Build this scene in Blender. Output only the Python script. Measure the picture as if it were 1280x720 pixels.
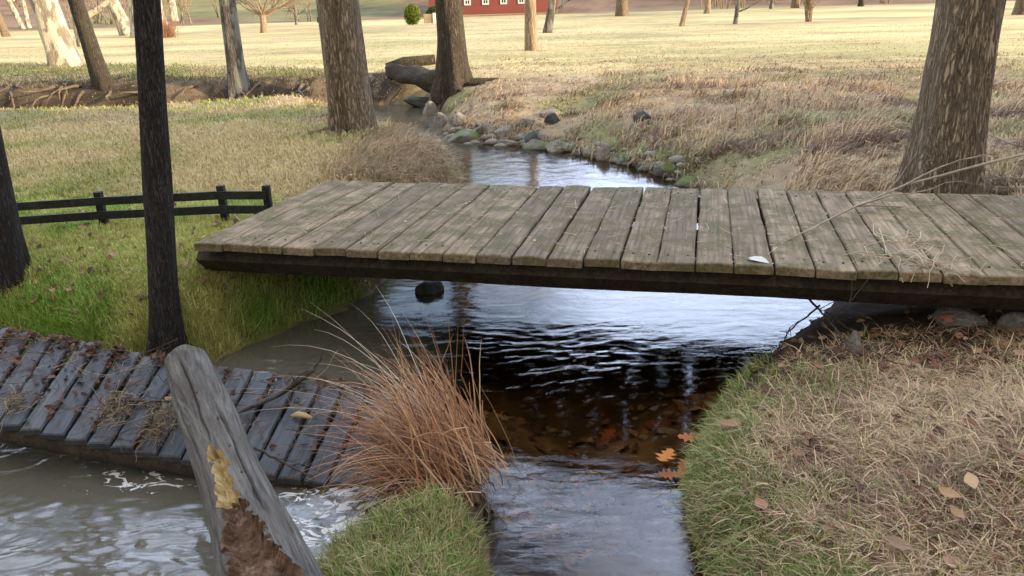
import bpy, bmesh, math, random
import numpy as np
from mathutils import Vector, Matrix
random.seed(7); RNG = np.random.default_rng(11)
for o in list(bpy.data.objects): bpy.data.objects.remove(o)
SC = bpy.context.scene; COL = SC.collection

# ------------------------------------------------------------ camera
PITCH, ROLL, FPX, CAMZ = .337, -.03, 1000., 1.75
cp, sp, cr, sr = math.cos(PITCH), math.sin(PITCH), math.cos(ROLL), math.sin(ROLL)
r0 = Vector((1, 0, 0)); u0 = Vector((0, sp, cp)); fw = Vector((0, cp, -sp))
RV = cr*r0+sr*u0; UV = -sr*r0+cr*u0
cam = bpy.data.cameras.new('camera'); co = bpy.data.objects.new('camera', cam); COL.objects.link(co)
co.matrix_world = Matrix(((RV.x, UV.x, -fw.x, 0), (RV.y, UV.y, -fw.y, 0), (RV.z, UV.z, -fw.z, CAMZ), (0, 0, 0, 1)))
cam.sensor_width = 36; cam.lens = 36*FPX/1280; cam.clip_start = .05; cam.clip_end = 2000
SC.camera = co

# ------------------------------------------------------------ light and exposure
SUN_EL = math.radians(17); SX, SY = .95, -.31          # direction towards the sun on the map
SKY_STRENGTH, SUN_STRENGTH, EXPOSURE = .15, 4.6, .98
SC.view_settings.view_transform = 'Standard'; SC.view_settings.look = 'None'
SC.view_settings.exposure = EXPOSURE; SC.view_settings.gamma = 1
W = bpy.data.worlds.new('World'); SC.world = W; W.use_nodes = True
nt = W.node_tree; nt.nodes.clear(); N = nt.nodes.new; LK = nt.links.new
out = N('ShaderNodeOutputWorld'); bg = N('ShaderNodeBackground'); bg.inputs[1].default_value = SKY_STRENGTH
sky = N('ShaderNodeTexSky'); sky.sky_type = 'NISHITA'; sky.sun_disc = False
sky.sun_elevation = SUN_EL; sky.sun_rotation = math.atan2(SX, SY); sky.air_density = 1; sky.dust_density = .6
tc = N('ShaderNodeTexCoord'); mp = N('ShaderNodeMapping'); mp.inputs['Scale'].default_value = (1.5, 1.5, 4.2); mp.inputs['Location'].default_value = (1.3, .4, .2)
nz = N('ShaderNodeTexNoise'); nz.inputs['Scale'].default_value = 1.3; nz.inputs['Detail'].default_value = 8; nz.inputs['Roughness'].default_value = .55
rp = N('ShaderNodeValToRGB'); rp.color_ramp.elements[0].position = .43; rp.color_ramp.elements[1].position = .56
mx = N('ShaderNodeMix'); mx.data_type = 'RGBA'; mx.inputs['B'].default_value = (13.2, 13.5, 14.2, 1)
LK(tc.outputs['Generated'], mp.inputs['Vector']); LK(mp.outputs[0], nz.inputs['Vector']); LK(nz.outputs['Fac'], rp.inputs[0])
LK(rp.outputs[0], mx.inputs['Factor']); LK(sky.outputs[0], mx.inputs['A']); sx_ = N('ShaderNodeVectorMath'); sx_.operation = 'DOT_PRODUCT'; sx_.inputs[1].default_value = (.22, .86, .46)
LK(tc.outputs['Generated'], sx_.inputs[0]); gr_ = N('ShaderNodeValToRGB')   # bright cloud bank ahead, duller sky overhead and behind
gr_.color_ramp.elements[0].position = .15; gr_.color_ramp.elements[0].color = (.37, .318, .255, 1); gr_.color_ramp.elements[1].position = .95; gr_.color_ramp.elements[1].color = (.80, .92, 1.12, 1)
LK(sx_.outputs['Value'], gr_.inputs[0]); ml = N('ShaderNodeMix'); ml.data_type = 'RGBA'; ml.blend_type = 'MULTIPLY'; ml.inputs['Factor'].default_value = 1
LK(gr_.outputs[0], ml.inputs['A']); ml.inputs['B'].default_value = (18.5, 19.2, 21, 1); LK(ml.outputs['Result'], mx.inputs['B'])
# a clear blue gap low on the left
dg = N('ShaderNodeVectorMath'); dg.operation = 'DOT_PRODUCT'; dg.inputs[1].default_value = Vector((-.10, .93, .36)).normalized(); LK(tc.outputs['Generated'], dg.inputs[0])
gp = N('ShaderNodeValToRGB'); gp.color_ramp.elements[0].position = .975; gp.color_ramp.elements[0].color = (1, 1, 1, 1); gp.color_ramp.elements[1].position = .993; gp.color_ramp.elements[1].color = (.30, .30, .30, 1)
LK(dg.outputs['Value'], gp.inputs[0]); mg = N('ShaderNodeMath'); mg.operation = 'MULTIPLY'; LK(rp.outputs[0], mg.inputs[0]); LK(gp.outputs[0], mg.inputs[1]); LK(mg.outputs[0], mx.inputs['Factor'])
LK(mx.outputs['Result'], bg.inputs[0]); LK(bg.outputs[0], out.inputs[0])
sl = bpy.data.lights.new('sun', 'SUN'); sl.energy = SUN_STRENGTH; sl.angle = math.radians(.6); sl.color = (1, .80, .54)
so = bpy.data.objects.new('sun', sl); COL.objects.link(so)
so.rotation_euler = Vector((SX*math.cos(SUN_EL), SY*math.cos(SUN_EL), math.sin(SUN_EL))).to_track_quat('Z', 'Y').to_euler()
so.location = (30, -10, 20)

# ------------------------------------------------------------ helpers
def at(px, py, z=0.):
    a = (px-640)/FPX; b = (360-py)/FPX
    d = fw+a*RV+b*UV
    t = (z-CAMZ)/d.z
    return Vector((d.x*t, d.y*t, z))
def depth(p): return p.y*cp-(p.z-CAMZ)*sp
def _h(ix, iy, s):
    n = (ix.astype(np.int64)*374761393+iy.astype(np.int64)*668265263+s*974634777) & 0xffffffff
    n = ((n ^ (n >> 13))*1274126177) & 0xffffffff
    return ((n ^ (n >> 16)) & 0xffff)/65535.
def vn(x, y, s=0):
    x = np.asarray(x, float); y = np.asarray(y, float)
    ix = np.floor(x); iy = np.floor(y); fx = x-ix; fy = y-iy
    fx = fx*fx*(3-2*fx); fy = fy*fy*(3-2*fy)
    a = _h(ix, iy, s); b = _h(ix+1, iy, s); c = _h(ix, iy+1, s); d = _h(ix+1, iy+1, s)
    return (a*(1-fx)+b*fx)*(1-fy)+(c*(1-fx)+d*fx)*fy
def fbm(x, y, s=0, o=4):
    r = 0; a = .5; t = 0
    for k in range(o): r = r+a*vn(x*2**k+17.3*k, y*2**k-9.1*k, s+k); t += a; a *= .5
    return r/t
def ss(a, b, x): t = np.clip((x-a)/(b-a), 0, 1); return t*t*(3-2*t)

# node material helper -------------------------------------------------------
class M:
    def __init__(s, name, rough=.8, spec=.3):
        s.m = bpy.data.materials.new(name); s.m.use_nodes = True; s.t = s.m.node_tree
        s.b = s.t.nodes['Principled BSDF']; s.b.inputs['Roughness'].default_value = rough
        s.b.inputs['Specular IOR Level'].default_value = spec
        s.tc = s.n('ShaderNodeTexCoord'); s.coord = 'Object'
    def n(s, t): return s.t.nodes.new(t)
    def l(s, a, b): s.t.links.new(a, b)
    def vec(s, scale=(1, 1, 1), coord=None, rot=(0, 0, 0)):
        mp = s.n('ShaderNodeMapping'); mp.inputs['Scale'].default_value = scale; mp.inputs['Rotation'].default_value = rot
        if coord == 'World':
            g = s.n('ShaderNodeNewGeometry'); s.l(g.outputs['Position'], mp.inputs[0])
        else: s.l(s.tc.outputs[coord or s.coord], mp.inputs[0])
        return mp.outputs[0]
    def noise(s, scale, detail=5, rough=.55, v=None, dist=0):
        q = s.n('ShaderNodeTexNoise'); q.inputs['Scale'].default_value = scale; q.inputs['Detail'].default_value = detail
        q.inputs['Roughness'].default_value = rough; q.inputs['Distortion'].default_value = dist
        if v is not None: s.l(v, q.inputs['Vector'])
        return q.outputs['Fac']
    def ramp(s, f, stops):
        r = s.n('ShaderNodeValToRGB'); e = r.color_ramp.elements
        while len(e) < len(stops): e.new(.5)
        for i, (p, c) in enumerate(stops):
            e[i].position = p; e[i].color = (*c, 1) if len(c) == 3 else c
        s.l(f, r.inputs[0]); return r.outputs[0]
    def mix(s, f, a, b, mode='MIX'):
        q = s.n('ShaderNodeMix'); q.data_type = 'RGBA'; q.blend_type = mode
        for k, v in (('Factor', f), ('A', a), ('B', b)):
            i = q.inputs[k]
            if isinstance(v, (int, float)): i.default_value = v
            elif isinstance(v, tuple): i.default_value = (*v, 1)
            else: s.l(v, i)
        return q.outputs['Result']
    def math(s, op, a, b=0.):
        q = s.n('ShaderNodeMath'); q.operation = op
        for i, v in enumerate((a, b)):
            if isinstance(v, (int, float)): q.inputs[i].default_value = v
            else: s.l(v, q.inputs[i])
        return q.outputs[0]
    def col(s, c):
        if isinstance(c, tuple): s.b.inputs['Base Color'].default_value = (*c, 1)
        else: s.l(c, s.b.inputs['Base Color'])
        return s
    def bump(s, h, d=.01, st=1.):
        q = s.n('ShaderNodeBump'); q.inputs['Distance'].default_value = d; q.inputs['Strength'].default_value = st
        s.l(h, q.inputs['Height']); s.l(q.outputs[0], s.b.inputs['Normal']); s.bn = q; return s
    def attr(s, nm='Col'):
        a = s.n('ShaderNodeVertexColor'); a.layer_name = nm; return a.outputs['Color']
def bw(v): return (v, v, v)

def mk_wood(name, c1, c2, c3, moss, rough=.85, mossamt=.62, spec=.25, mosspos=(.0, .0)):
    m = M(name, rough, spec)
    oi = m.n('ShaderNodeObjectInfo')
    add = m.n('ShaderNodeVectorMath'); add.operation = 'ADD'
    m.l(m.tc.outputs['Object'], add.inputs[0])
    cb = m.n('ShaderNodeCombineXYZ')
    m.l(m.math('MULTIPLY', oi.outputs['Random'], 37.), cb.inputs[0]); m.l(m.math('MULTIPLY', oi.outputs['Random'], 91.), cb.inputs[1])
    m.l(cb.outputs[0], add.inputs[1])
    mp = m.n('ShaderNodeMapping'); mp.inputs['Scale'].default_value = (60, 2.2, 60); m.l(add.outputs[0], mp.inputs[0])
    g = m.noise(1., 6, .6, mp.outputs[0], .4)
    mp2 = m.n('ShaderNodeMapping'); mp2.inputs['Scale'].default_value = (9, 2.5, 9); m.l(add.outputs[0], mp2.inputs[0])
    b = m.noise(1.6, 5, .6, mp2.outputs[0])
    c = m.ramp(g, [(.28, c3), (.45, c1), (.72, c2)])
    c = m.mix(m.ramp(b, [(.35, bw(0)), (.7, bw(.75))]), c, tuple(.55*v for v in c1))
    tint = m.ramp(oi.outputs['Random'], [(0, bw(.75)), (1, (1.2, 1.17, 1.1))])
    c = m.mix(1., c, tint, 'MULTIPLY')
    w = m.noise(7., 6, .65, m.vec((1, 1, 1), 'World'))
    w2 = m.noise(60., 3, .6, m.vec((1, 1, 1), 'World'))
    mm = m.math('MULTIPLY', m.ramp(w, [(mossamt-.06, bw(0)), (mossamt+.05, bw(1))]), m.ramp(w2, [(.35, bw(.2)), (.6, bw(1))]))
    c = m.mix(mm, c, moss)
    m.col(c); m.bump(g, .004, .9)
    return m.m
def mk_bark(name, c1, c2, vs=1., moss=None, patch=None, depth_=.02):
    m = M(name, .9, .15)
    def ridge(sc, v, k):
        q = m.noise(sc, 3, .5, v, .5); return m.math('MINIMUM', m.math('MULTIPLY', m.math('ABSOLUTE', m.math('SUBTRACT', q, .5)), k), 1.)
    g = m.noise(6*vs, 8, .7, m.vec((8, 8, 2)), .3)
    r1 = ridge(2.0*vs, m.vec((9, 9, 1.0)), 11.); r2 = ridge(3.6*vs, m.vec((10, 10, 1.6)), 9.)
    h = m.math('ADD', m.math('MULTIPLY', m.math('MULTIPLY', r1, r2), .55), m.math('MULTIPLY', g, .5))
    c = m.ramp(h, [(.22, c1), (.5, tuple(.6*a+.4*b for a, b in zip(c2, c1))), (.78, c2)])
    n2 = m.noise(1.3, 4, .6)
    c = m.mix(m.ramp(n2, [(.4, bw(0)), (.65, bw(.45))]), c, tuple(.62*x for x in c2))
    if moss: c = m.mix(m.ramp(m.noise(5., 5, .6), [(.52, bw(0)), (.62, bw(.6))]), c, moss)
    if patch: c = m.mix(m.ramp(m.noise(3.4, 4, .55, m.vec((1.4, 1.4, .6))), [(.47, bw(0)), (.53, bw(.9))]), c, patch)
    m.col(c); m.bump(h, depth_, 1.)
    return m.m
def mk_rock(name, c1, c2, moss, amt=.5):
    m = M(name, .75, .35)
    n = m.noise(6., 8, .62); c = m.ramp(n, [(.3, c1), (.7, c2)])
    geo = m.n('ShaderNodeNewGeometry'); sx = m.n('ShaderNodeSeparateXYZ'); m.l(geo.outputs['Normal'], sx.inputs[0])
    mm = m.math('MULTIPLY', m.ramp(m.noise(4., 5, .6, m.vec((1, 1, 1), 'World')), [(amt, bw(0)), (amt+.1, bw(1))]), m.ramp(sx.outputs['Z'], [(.15, bw(0)), (.6, bw(1))]))
    c = m.mix(mm, c, moss); m.col(c); m.bump(m.noise(22., 8, .7), .02, .8)
    return m.m
def mk_blade(name, rough=.65, trans=.22):
    m = M(name, rough, .2); c = m.attr(); m.col(c)
    t = m.n('ShaderNodeBsdfTranslucent'); m.l(c, t.inputs[0])
    x = m.n('ShaderNodeMixShader'); x.inputs[0].default_value = trans
    m.l(m.b.outputs[0], x.inputs[1]); m.l(t.outputs[0], x.inputs[2])
    m.l(x.outputs[0], m.t.nodes['Material Output'].inputs['Surface']); return m.m
def flat(name, c, rough=.7, var=.25, sc=8., bmp=.004, spec=.3):
    m = M(name, rough, spec); n = m.noise(sc, 6, .6)
    m.col(m.ramp(n, [(.25, tuple(x*(1-var) for x in c)), (.75, tuple(x*(1+var) for x in c))])); m.bump(n, bmp, .8); return m.m

MT = {}
MT['deck'] = mk_wood('weathered_deck_wood', (.21, .155, .095), (.385, .30, .20), (.038, .027, .017), (.085, .075, .022), mossamt=.52)
MT['wetdeck'] = mk_wood('wet_dark_wood', (.042, .043, .045), (.095, .097, .10), (.012, .012, .012), (.03, .022, .012), rough=.5, mossamt=.62, spec=.4)
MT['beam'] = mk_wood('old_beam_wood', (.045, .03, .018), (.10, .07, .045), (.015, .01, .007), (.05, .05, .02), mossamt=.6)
MT['blade'] = mk_blade('grass_blades'); MT['leaf'] = mk_blade('dead_leaf', .6, .15)
MT['bark_grey'] = mk_bark('ridged_grey_brown_bark', (.06, .043, .03), (.44, .335, .225), 1.3, depth_=.03)
MT['bark_dark'] = mk_bark('dark_furrowed_bark', (.03, .024, .018), (.15, .118, .088), 1.4, moss=(.10, .10, .05), depth_=.03)
MT['bark_wet'] = mk_bark('wet_black_bark', (.012, .010, .009), (.085, .072, .062), 3.2, patch=None, depth_=.02)
MT['bark_pale'] = mk_bark('pale_tan_bark', (.20, .14, .09), (.46, .35, .24), .6)
MT['bark_patch'] = mk_bark('mottled_pale_bark', (.20, .17, .12), (.36, .31, .23), .6, patch=(.62, .54, .40))
MT['bark_spot'] = mk_bark('lichen_spotted_bark', (.06, .05, .04), (.20, .18, .15), .9, patch=(.26, .25, .21))
MT['rock_grey'] = mk_rock('grey_stream_rock', (.10, .085, .06), (.33, .29, .23), (.09, .11, .03), .56)
MT['rock_moss'] = mk_rock('mossy_rock', (.09, .085, .06), (.24, .22, .17), (.105, .125, .03), .42)
MT['rock_dark'] = mk_rock('dark_wet_rock', (.02, .02, .018), (.09, .085, .07), (.05, .06, .02), .55)
MT['black'] = mk_wood('black_painted_wood', (.016, .016, .017), (.045, .042, .04), (.006, .006, .006), (.03, .035, .02), rough=.7, mossamt=.6)
MT['root'] = flat('root_wood', (.14, .10, .065), .85, .4, 20)
MT['stick'] = flat('wet_stick', (.06, .045, .034), .6, .5, 30)
MT['twig'] = flat('dry_twig', (.30, .24, .17), .8, .35, 30)
MT['chip'] = flat('fresh_split_wood', (.55, .40, .20), .8, .3, 40)

class B:
    """collects verts and faces of ONE mesh"""
    def __init__(s): s.v = []; s.f = []; s.c = []
    def add(s, v, f, c=None):
        o = len(s.v); s.v += [tuple(x) for x in v]; s.f += [tuple(i+o for i in q) for q in f]
        if c is not None: s.c += [tuple(c)]*len(v) if not hasattr(c[0], '__len__') else [tuple(x) for x in c]
    def tube(s, path, rad, n=8, cap=True, rfun=None, c=None):
        P = [Vector(p) for p in path]; V = []; F_ = []
        t0 = (P[1]-P[0]).normalized(); a = t0.orthogonal().normalized()
        for i, p in enumerate(P):
            t = (P[min(i+1, len(P)-1)]-P[max(i-1, 0)]).normalized()
            a = (a-t*a.dot(t)).normalized(); b = t.cross(a)
            for k in range(n):
                th = 2*math.pi*k/n; r = rad[i]
                if rfun: r *= rfun(th, i, p)
                V.append(p+(a*math.cos(th)+b*math.sin(th))*r)
        for i in range(len(P)-1):
            for k in range(n): F_.append((i*n+k, i*n+(k+1) % n, (i+1)*n+(k+1) % n, (i+1)*n+k))
        if cap: F_.append(tuple(range(n))[::-1]); F_.append(tuple((len(P)-1)*n+k for k in range(n)))
        s.add(V, F_, c)
    def box(s, lo, hi):
        x0, y0, z0 = lo; x1, y1, z1 = hi
        s.add([(x0, y0, z0), (x1, y0, z0), (x1, y1, z0), (x0, y1, z0), (x0, y0, z1), (x1, y0, z1), (x1, y1, z1), (x0, y1, z1)],
              [(3, 2, 1, 0), (4, 5, 6, 7), (0, 1, 5, 4), (1, 2, 6, 5), (2, 3, 7, 6), (3, 0, 4, 7)])
    def build(s, name, mat, parent=None, smooth=True, loc=None):
        me = bpy.data.meshes.new(name); me.from_pydata(s.v, [], s.f); me.update()
        if smooth: me.polygons.foreach_set('use_smooth', [True]*len(me.polygons))
        if s.c:
            ca = me.color_attributes.new('Col', 'FLOAT_COLOR', 'POINT')
            ca.data.foreach_set('color', np.array([(c[0], c[1], c[2], 1) for c in s.c], 'f').ravel())
        me.materials.append(mat)
        o = bpy.data.objects.new(name, me); COL.objects.link(o)
        if parent: o.parent = parent
        if loc is not None: o.location = loc
        return o
def tag(o, label=None, cat=None, group=None, kind=None):
    if label: o['label'] = label
    if cat: o['category'] = cat
    if group: o['group'] = group
    if kind: o['kind'] = kind
    return o
def empty(name, loc, label, cat, group=None, rz=0):
    o = bpy.data.objects.new(name, None); COL.objects.link(o); o.location = loc; o.rotation_euler.z = rz
    o.empty_display_size = .2
    return tag(o, label, cat, group)

# ------------------------------------------------------------ terrain shape
def W2(pts, z=0.): return [tuple(at(x, y, z)[:2]) for x, y in pts]
SH_R = [(900, 1000), (905, 800), (885, 720), (868, 690), (856, 640), (860, 590), (880, 540), (905, 495), (945, 462), (985, 430), (1025, 398), (1048, 372),
        (1025, 335), (965, 295), (905, 258), (872, 240), (852, 230), (830, 219), (790, 207), (755, 200), (715, 191), (670, 184), (620, 180), (575, 176), (552, 170), (548, 155), (545, 140), (520, 131), (480, 130), (420, 133),
        (300, 138), (100, 142), (-160, 150)]
SH_L = [(-160, 163), (100, 156), (300, 152), (400, 151), (440, 156), (475, 166), (505, 173), (535, 180), (552, 190), (566, 205), (578, 232), (566, 262), (535, 300), (500, 335), (482, 352),
        (468, 368), (430, 384), (370, 406), (312, 430), (262, 452), (200, 464), (100, 455), (0, 436), (-150, 420), (-500, 400)]
RIVER = W2(SH_R)+W2(SH_L)+[(-9, 1.4), (-3, 1.42), (-1.2, 1.5), (0, 1.45), (.4, 1.3)]
ISLE = W2([(562, 510), (580, 550), (594, 600), (600, 660), (603, 720), (608, 860), (372, 880), (385, 740), (404, 706), (450, 680), (500, 662), (528, 632), (534, 590), (542, 535)])
def poly_sd(P, x, y):
    d = np.full(x.shape, 1e9); ins = np.zeros(x.shape, bool); n = len(P)
    for i in range(n):
        ax, ay = P[i]; bx, by = P[(i+1) % n]
        ex, ey = bx-ax, by-ay; t = np.clip(((x-ax)*ex+(y-ay)*ey)/(ex*ex+ey*ey+1e-12), 0, 1)
        d = np.minimum(d, (x-ax-t*ex)**2+(y-ay-t*ey)**2)
        c = ((ay > y) != (by > y)) & (x < (bx-ax)*(y-ay)/((by-ay)+1e-12)+ax); ins ^= c
    d = np.sqrt(d); return np.where(ins, -d, d)
def water_sd(x, y):
    wob = (fbm(x*2.2, y*2.2, 5, 3)-.5)*.22*np.clip(y/6, .25, 1.3)
    return np.maximum(poly_sd(RIVER, x, y), -poly_sd(ISLE, x, y))+wob*.6
CT = []
def ctl(px, py, z, w): p = at(px, py, z); CT.append((p.x, p.y, z, w))
for c in [(20, 400, .36, .13), (200, 400, .34, .10), (400, 400, .26, .12), (100, 300, .46, .2), (250, 318, .54, .2), (310, 290, .54, .2), (360, 310, .52, .2), (380, 320, .48, .2), (450, 345, .42, .1),
          (100, 200, .46, .35), (300, 200, .46, .35), (420, 200, .46, .3), (520, 205, .46, .12), (470, 190, .42, .15), (0, 92, .66, .14), (200, 92, .66, .14), (400, 98, .68, .2), (100, 125, .64, .12), (300, 125, .64, .12), (60, 166, .16, .3), (200, 164, .16, .3), (330, 162, .18, .3), (400, 162, .24, .3),
          (470, 105, .66, .5), (565, 108, .75, .8), (640, 118, .62, 1.7), (750, 110, .62, 1.7), (850, 130, .6, 1.3), (950, 170, .52, .8), (1100, 230, .5, .6),
          (1250, 235, .5, .6), (1200, 150, .6, 1), (1230, 425, .30, .25), (1060, 440, .27, .12), (1200, 345, .16, .3), (1100, 350, .10, .3), (1350, 350, .22, .3), (1000, 600, .32, .09), (930, 720, .32, .09), (1200, 650, .42, .2), (1350, 560, .5, .2),
          (480, 720, .17, .06), (560, 620, .2, .06), (560, 540, .12, .06), (420, 730, .12, .06)]: ctl(*c)
CT += [(0, 0, .3, .2), (-1.2, .8, .28, .2), (-3, .8, .3, .2), (1.6, .3, .4, .2), (0, -1, .4, .2), (3, 0, .5, .2)]
CTA = np.array(CT)
def uv_(x, y): yy = np.maximum(y, -1.2)+2; return np.clip(x/yy, -3, 3)*1.2, np.log(yy)*1.6
CU, CV = uv_(CTA[:, 0], CTA[:, 1])
def upland(x, y):
    u, v = uv_(x, y); zs = np.zeros(x.shape); ws = np.zeros(x.shape); wt = np.zeros(x.shape)
    for i in range(len(CTA)):
        k = 1/((u-CU[i])**2+(v-CV[i])**2+.006)**1.6; zs += k*CTA[i, 2]; ws += k*CTA[i, 3]; wt += k
    return zs/wt, ws/wt
def terrain(x, y, detail=True, sd=None):
    x = np.asarray(x, float); y = np.asarray(y, float)
    if sd is None: sd = water_sd(x, y)
    U, w = upland(x, y)
    f = ss(14, 22, y); U = U*(1-f)+.64*f; w = w*(1-f)+1.*f
    land = U*(1-np.exp(-np.maximum(sd, 0)/w))
    bed = -np.minimum(.30, .55*np.maximum(-sd, 0))
    z = np.where(sd > 0, land, bed)
    r = np.hypot(x, y)
    # meadow, then hills
    z = z+ss(40, 95, y)*.3+ss(95, 240, y+.10*np.abs(x))*42*(.75+.5*fbm(x/60, y/60, 3, 2))
    z = z+ss(-70, -190, x)*14
    # steep grassy hill, unseen right and behind, added to keep the stream shaded
    side = 13.8-.326*x-y
    z = z+ss(17, 44, x)*24*ss(-1.0, 5, side)*(.92+.16*fbm(x/9, y/9, 8, 3))
    z = z+ss(-12, -60, y)*9
    if detail:
        land_m = ss(0, .1, sd)
        z = z+land_m*((fbm(x*1.1, y*1.1, 21, 3)-.5)*.07*np.clip(y/8, .5, 1)+(fbm(x*7, y*7, 31, 3)-.5)*.045)*(1-.5*ss(17, 25, y))
        z = z+(1-land_m)*(fbm(x*9, y*9, 41, 3)-.5)*.06
    return z
def T(x, y): return float(terrain(np.array([x]), np.array([y]))[0])
def _slow(x, y): return float(terrain(np.array([x]), np.array([y]))[0])
def g(px, py, z=None):
    """where the sight line through a pixel meets the real ground"""
    a = (px-640)/FPX; b = (360-py)/FPX; d = fw+a*RV+b*UV; t = 1.; lo = 0.; o_ = Vector((0, 0, CAMZ))
    while t < 400:
        p = o_+d*t
        if p.z < T(p.x, p.y): break
        lo = t; t *= 1.012
    hi = t
    for k in range(14):
        m_ = (lo+hi)/2; p = o_+d*m_
        if p.z < T(p.x, p.y): hi = m_
        else: lo = m_
    p = o_+d*hi; return Vector((p.x, p.y, T(p.x, p.y)))

# colour zones (vegetation / soil colour, some with shade painted in), world space ----------------
LAWN = [tuple(at(x, y, .45)[:2]) for x, y in [(-400, 246), (330, 246), (450, 300), (490, 345), (480, 400), (250, 480), (0, 480), (-600, 460)]]
def inv_px(x, y, z=.45):
    d = y*cp-(z-CAMZ)*sp; u = y*sp+(z-CAMZ)*cp; px = FPX*x/d; py = -FPX*u/d
    return 640+cr*px-sr*py, 360+sr*px+cr*py
C_ = lambda *a: np.array(a, float)
def mixc(a, b, t): t = t[..., None]; return a*(1-t)+b*t
def ground_col(x, y, sd, blades=False):
    """colour at a point of land: straw, moss, lawn, soil, some painted shade"""
    n1 = fbm(x*.9, y*.9, 51, 4); n2 = fbm(x*3.5, y*3.5, 61, 3); n3 = fbm(x*.25, y*.25, 71, 3); nf = fbm(x*12, y*12, 81, 2)
    straw = C_(.34, .26, .16); olive = C_(.20, .205, .085); brown = C_(.17, .115, .07); green = C_(.13, .20, .045); ylw = C_(.54, .43, .22)
    lush = C_(.18, .255, .05); yl = C_(.40, .36, .11)
    c = mixc(straw, olive, ss(.48, .66, n1)*.75); c = mixc(c, brown, ss(.52, .72, n2)*.6)
    # mown meadow further out, tree-shadow streaks painted in as darker bands
    shade_band = fbm(x*.08+3, y*.9, 91, 3)
    mead = mixc(ylw, C_(.32, .30, .13), ss(.42, .68, n3)*.35+ss(.47, .6, shade_band)*.45); mead = mixc(mead, C_(.36, .25, .13), ss(.55, .75, n1)*.4)
    c = mixc(c, mead, ss(14.2, 17.0, y+1.5*(n1-.5)+.2*x))
    # strip between channel and bridge on the left
    m = ss(-1.2, -2.2, x)*ss(5.2, 6.4, y)*(1-ss(10.5, 11.5, y)); c = mixc(c, mixc(C_(.42, .34, .16), C_(.27, .27, .09), ss(.45, .7, n1)), m*.8)
    # lush lawn
    ld = poly_sd(LAWN, x, y); m = ss(.25, -.25, ld+.5*(n1-.5)); c = mixc(c, mixc(lush, yl, ss(.40, .62, n1*.5+n2*.5)), m)
    # near right bank: green lip along the water, straw behind, bare soil by the bridge
    m = ss(.9, 1.3, x+.4*(n2-.5)+.0*y)*0+((x > .2) & (y < 3.6))*1.
    near = mixc(C_(.36, .26, .15), C_(.28, .24, .12), ss(.5, .68, n1)); near = mixc(near, C_(.22, .15, .10), ss(.55, .7, n2)*.6)
    near = mixc(near, C_(.15, .215, .055), ss(.42, .05, sd+.35*(n2-.5)))
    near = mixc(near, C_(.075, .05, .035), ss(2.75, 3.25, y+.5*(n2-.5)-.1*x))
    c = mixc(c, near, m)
    m = (x > .75)*ss(2.9, 3.2, y)*ss(6.0, 5.4, y)*(y < 6.1); c = mixc(c, mixc(C_(.05, .034, .024), C_(.11, .07, .045), n2), m)  # soil under the deck darkened, its shade painted into the colour
    # the little spit with the dry tussock
    m = ((np.abs(x+.25) < .62) & (y < 3.2) & (sd < .5))*1.; c = mixc(c, mixc(mixc(C_(.19, .23, .06), C_(.30, .24, .11), ss(.4, .6, n2)), C_(.07, .048, .03), ss(2.25, 2.45, y+.3*(n2-.5))), m)
    # russet leaf floor on the hill
    far = mixc(C_(.21, .14, .09), C_(.20, .19, .09), ss(.4, .6, fbm(x/22, y/22, 14, 3)))
    c = mixc(c, far, ss(84, 100, y+.12*np.abs(x)+6*(n3-.5)))
    if not blades:
        ed = ss(.22, .02, sd+.1*(n2-.5))*(sd > 0)
        soil = C_(.085, .06, .04); c = mixc(c, soil, np.clip(ed*(y > 5)+.45*(y <= 5)*(y > 0), 0, 1)*(y < 16))
        cut = ss(-1.6, -2.4, x)*(y > at(300, 146).y)*ss(1.45, .85, sd+.5*(n2-.5))*(sd > -.05); c = mixc(c, mixc(C_(.055, .04, .027), C_(.17, .125, .08), ss(.42, .6, n2)), cut)  # dark earth of the cut bank, overhang shadow painted into the brown
        bed = mixc(C_(.19, .125, .06), C_(.085, .058, .032), ss(.3, .7, n2)); bed = mixc(bed, C_(.22, .16, .09), ss(.62, .75, nf)*.6)
        c = mixc(c, bed, ss(.02, -.03, sd))
    v = .75+.5*nf; return np.clip(c*v[..., None], 0, 1)

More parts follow.
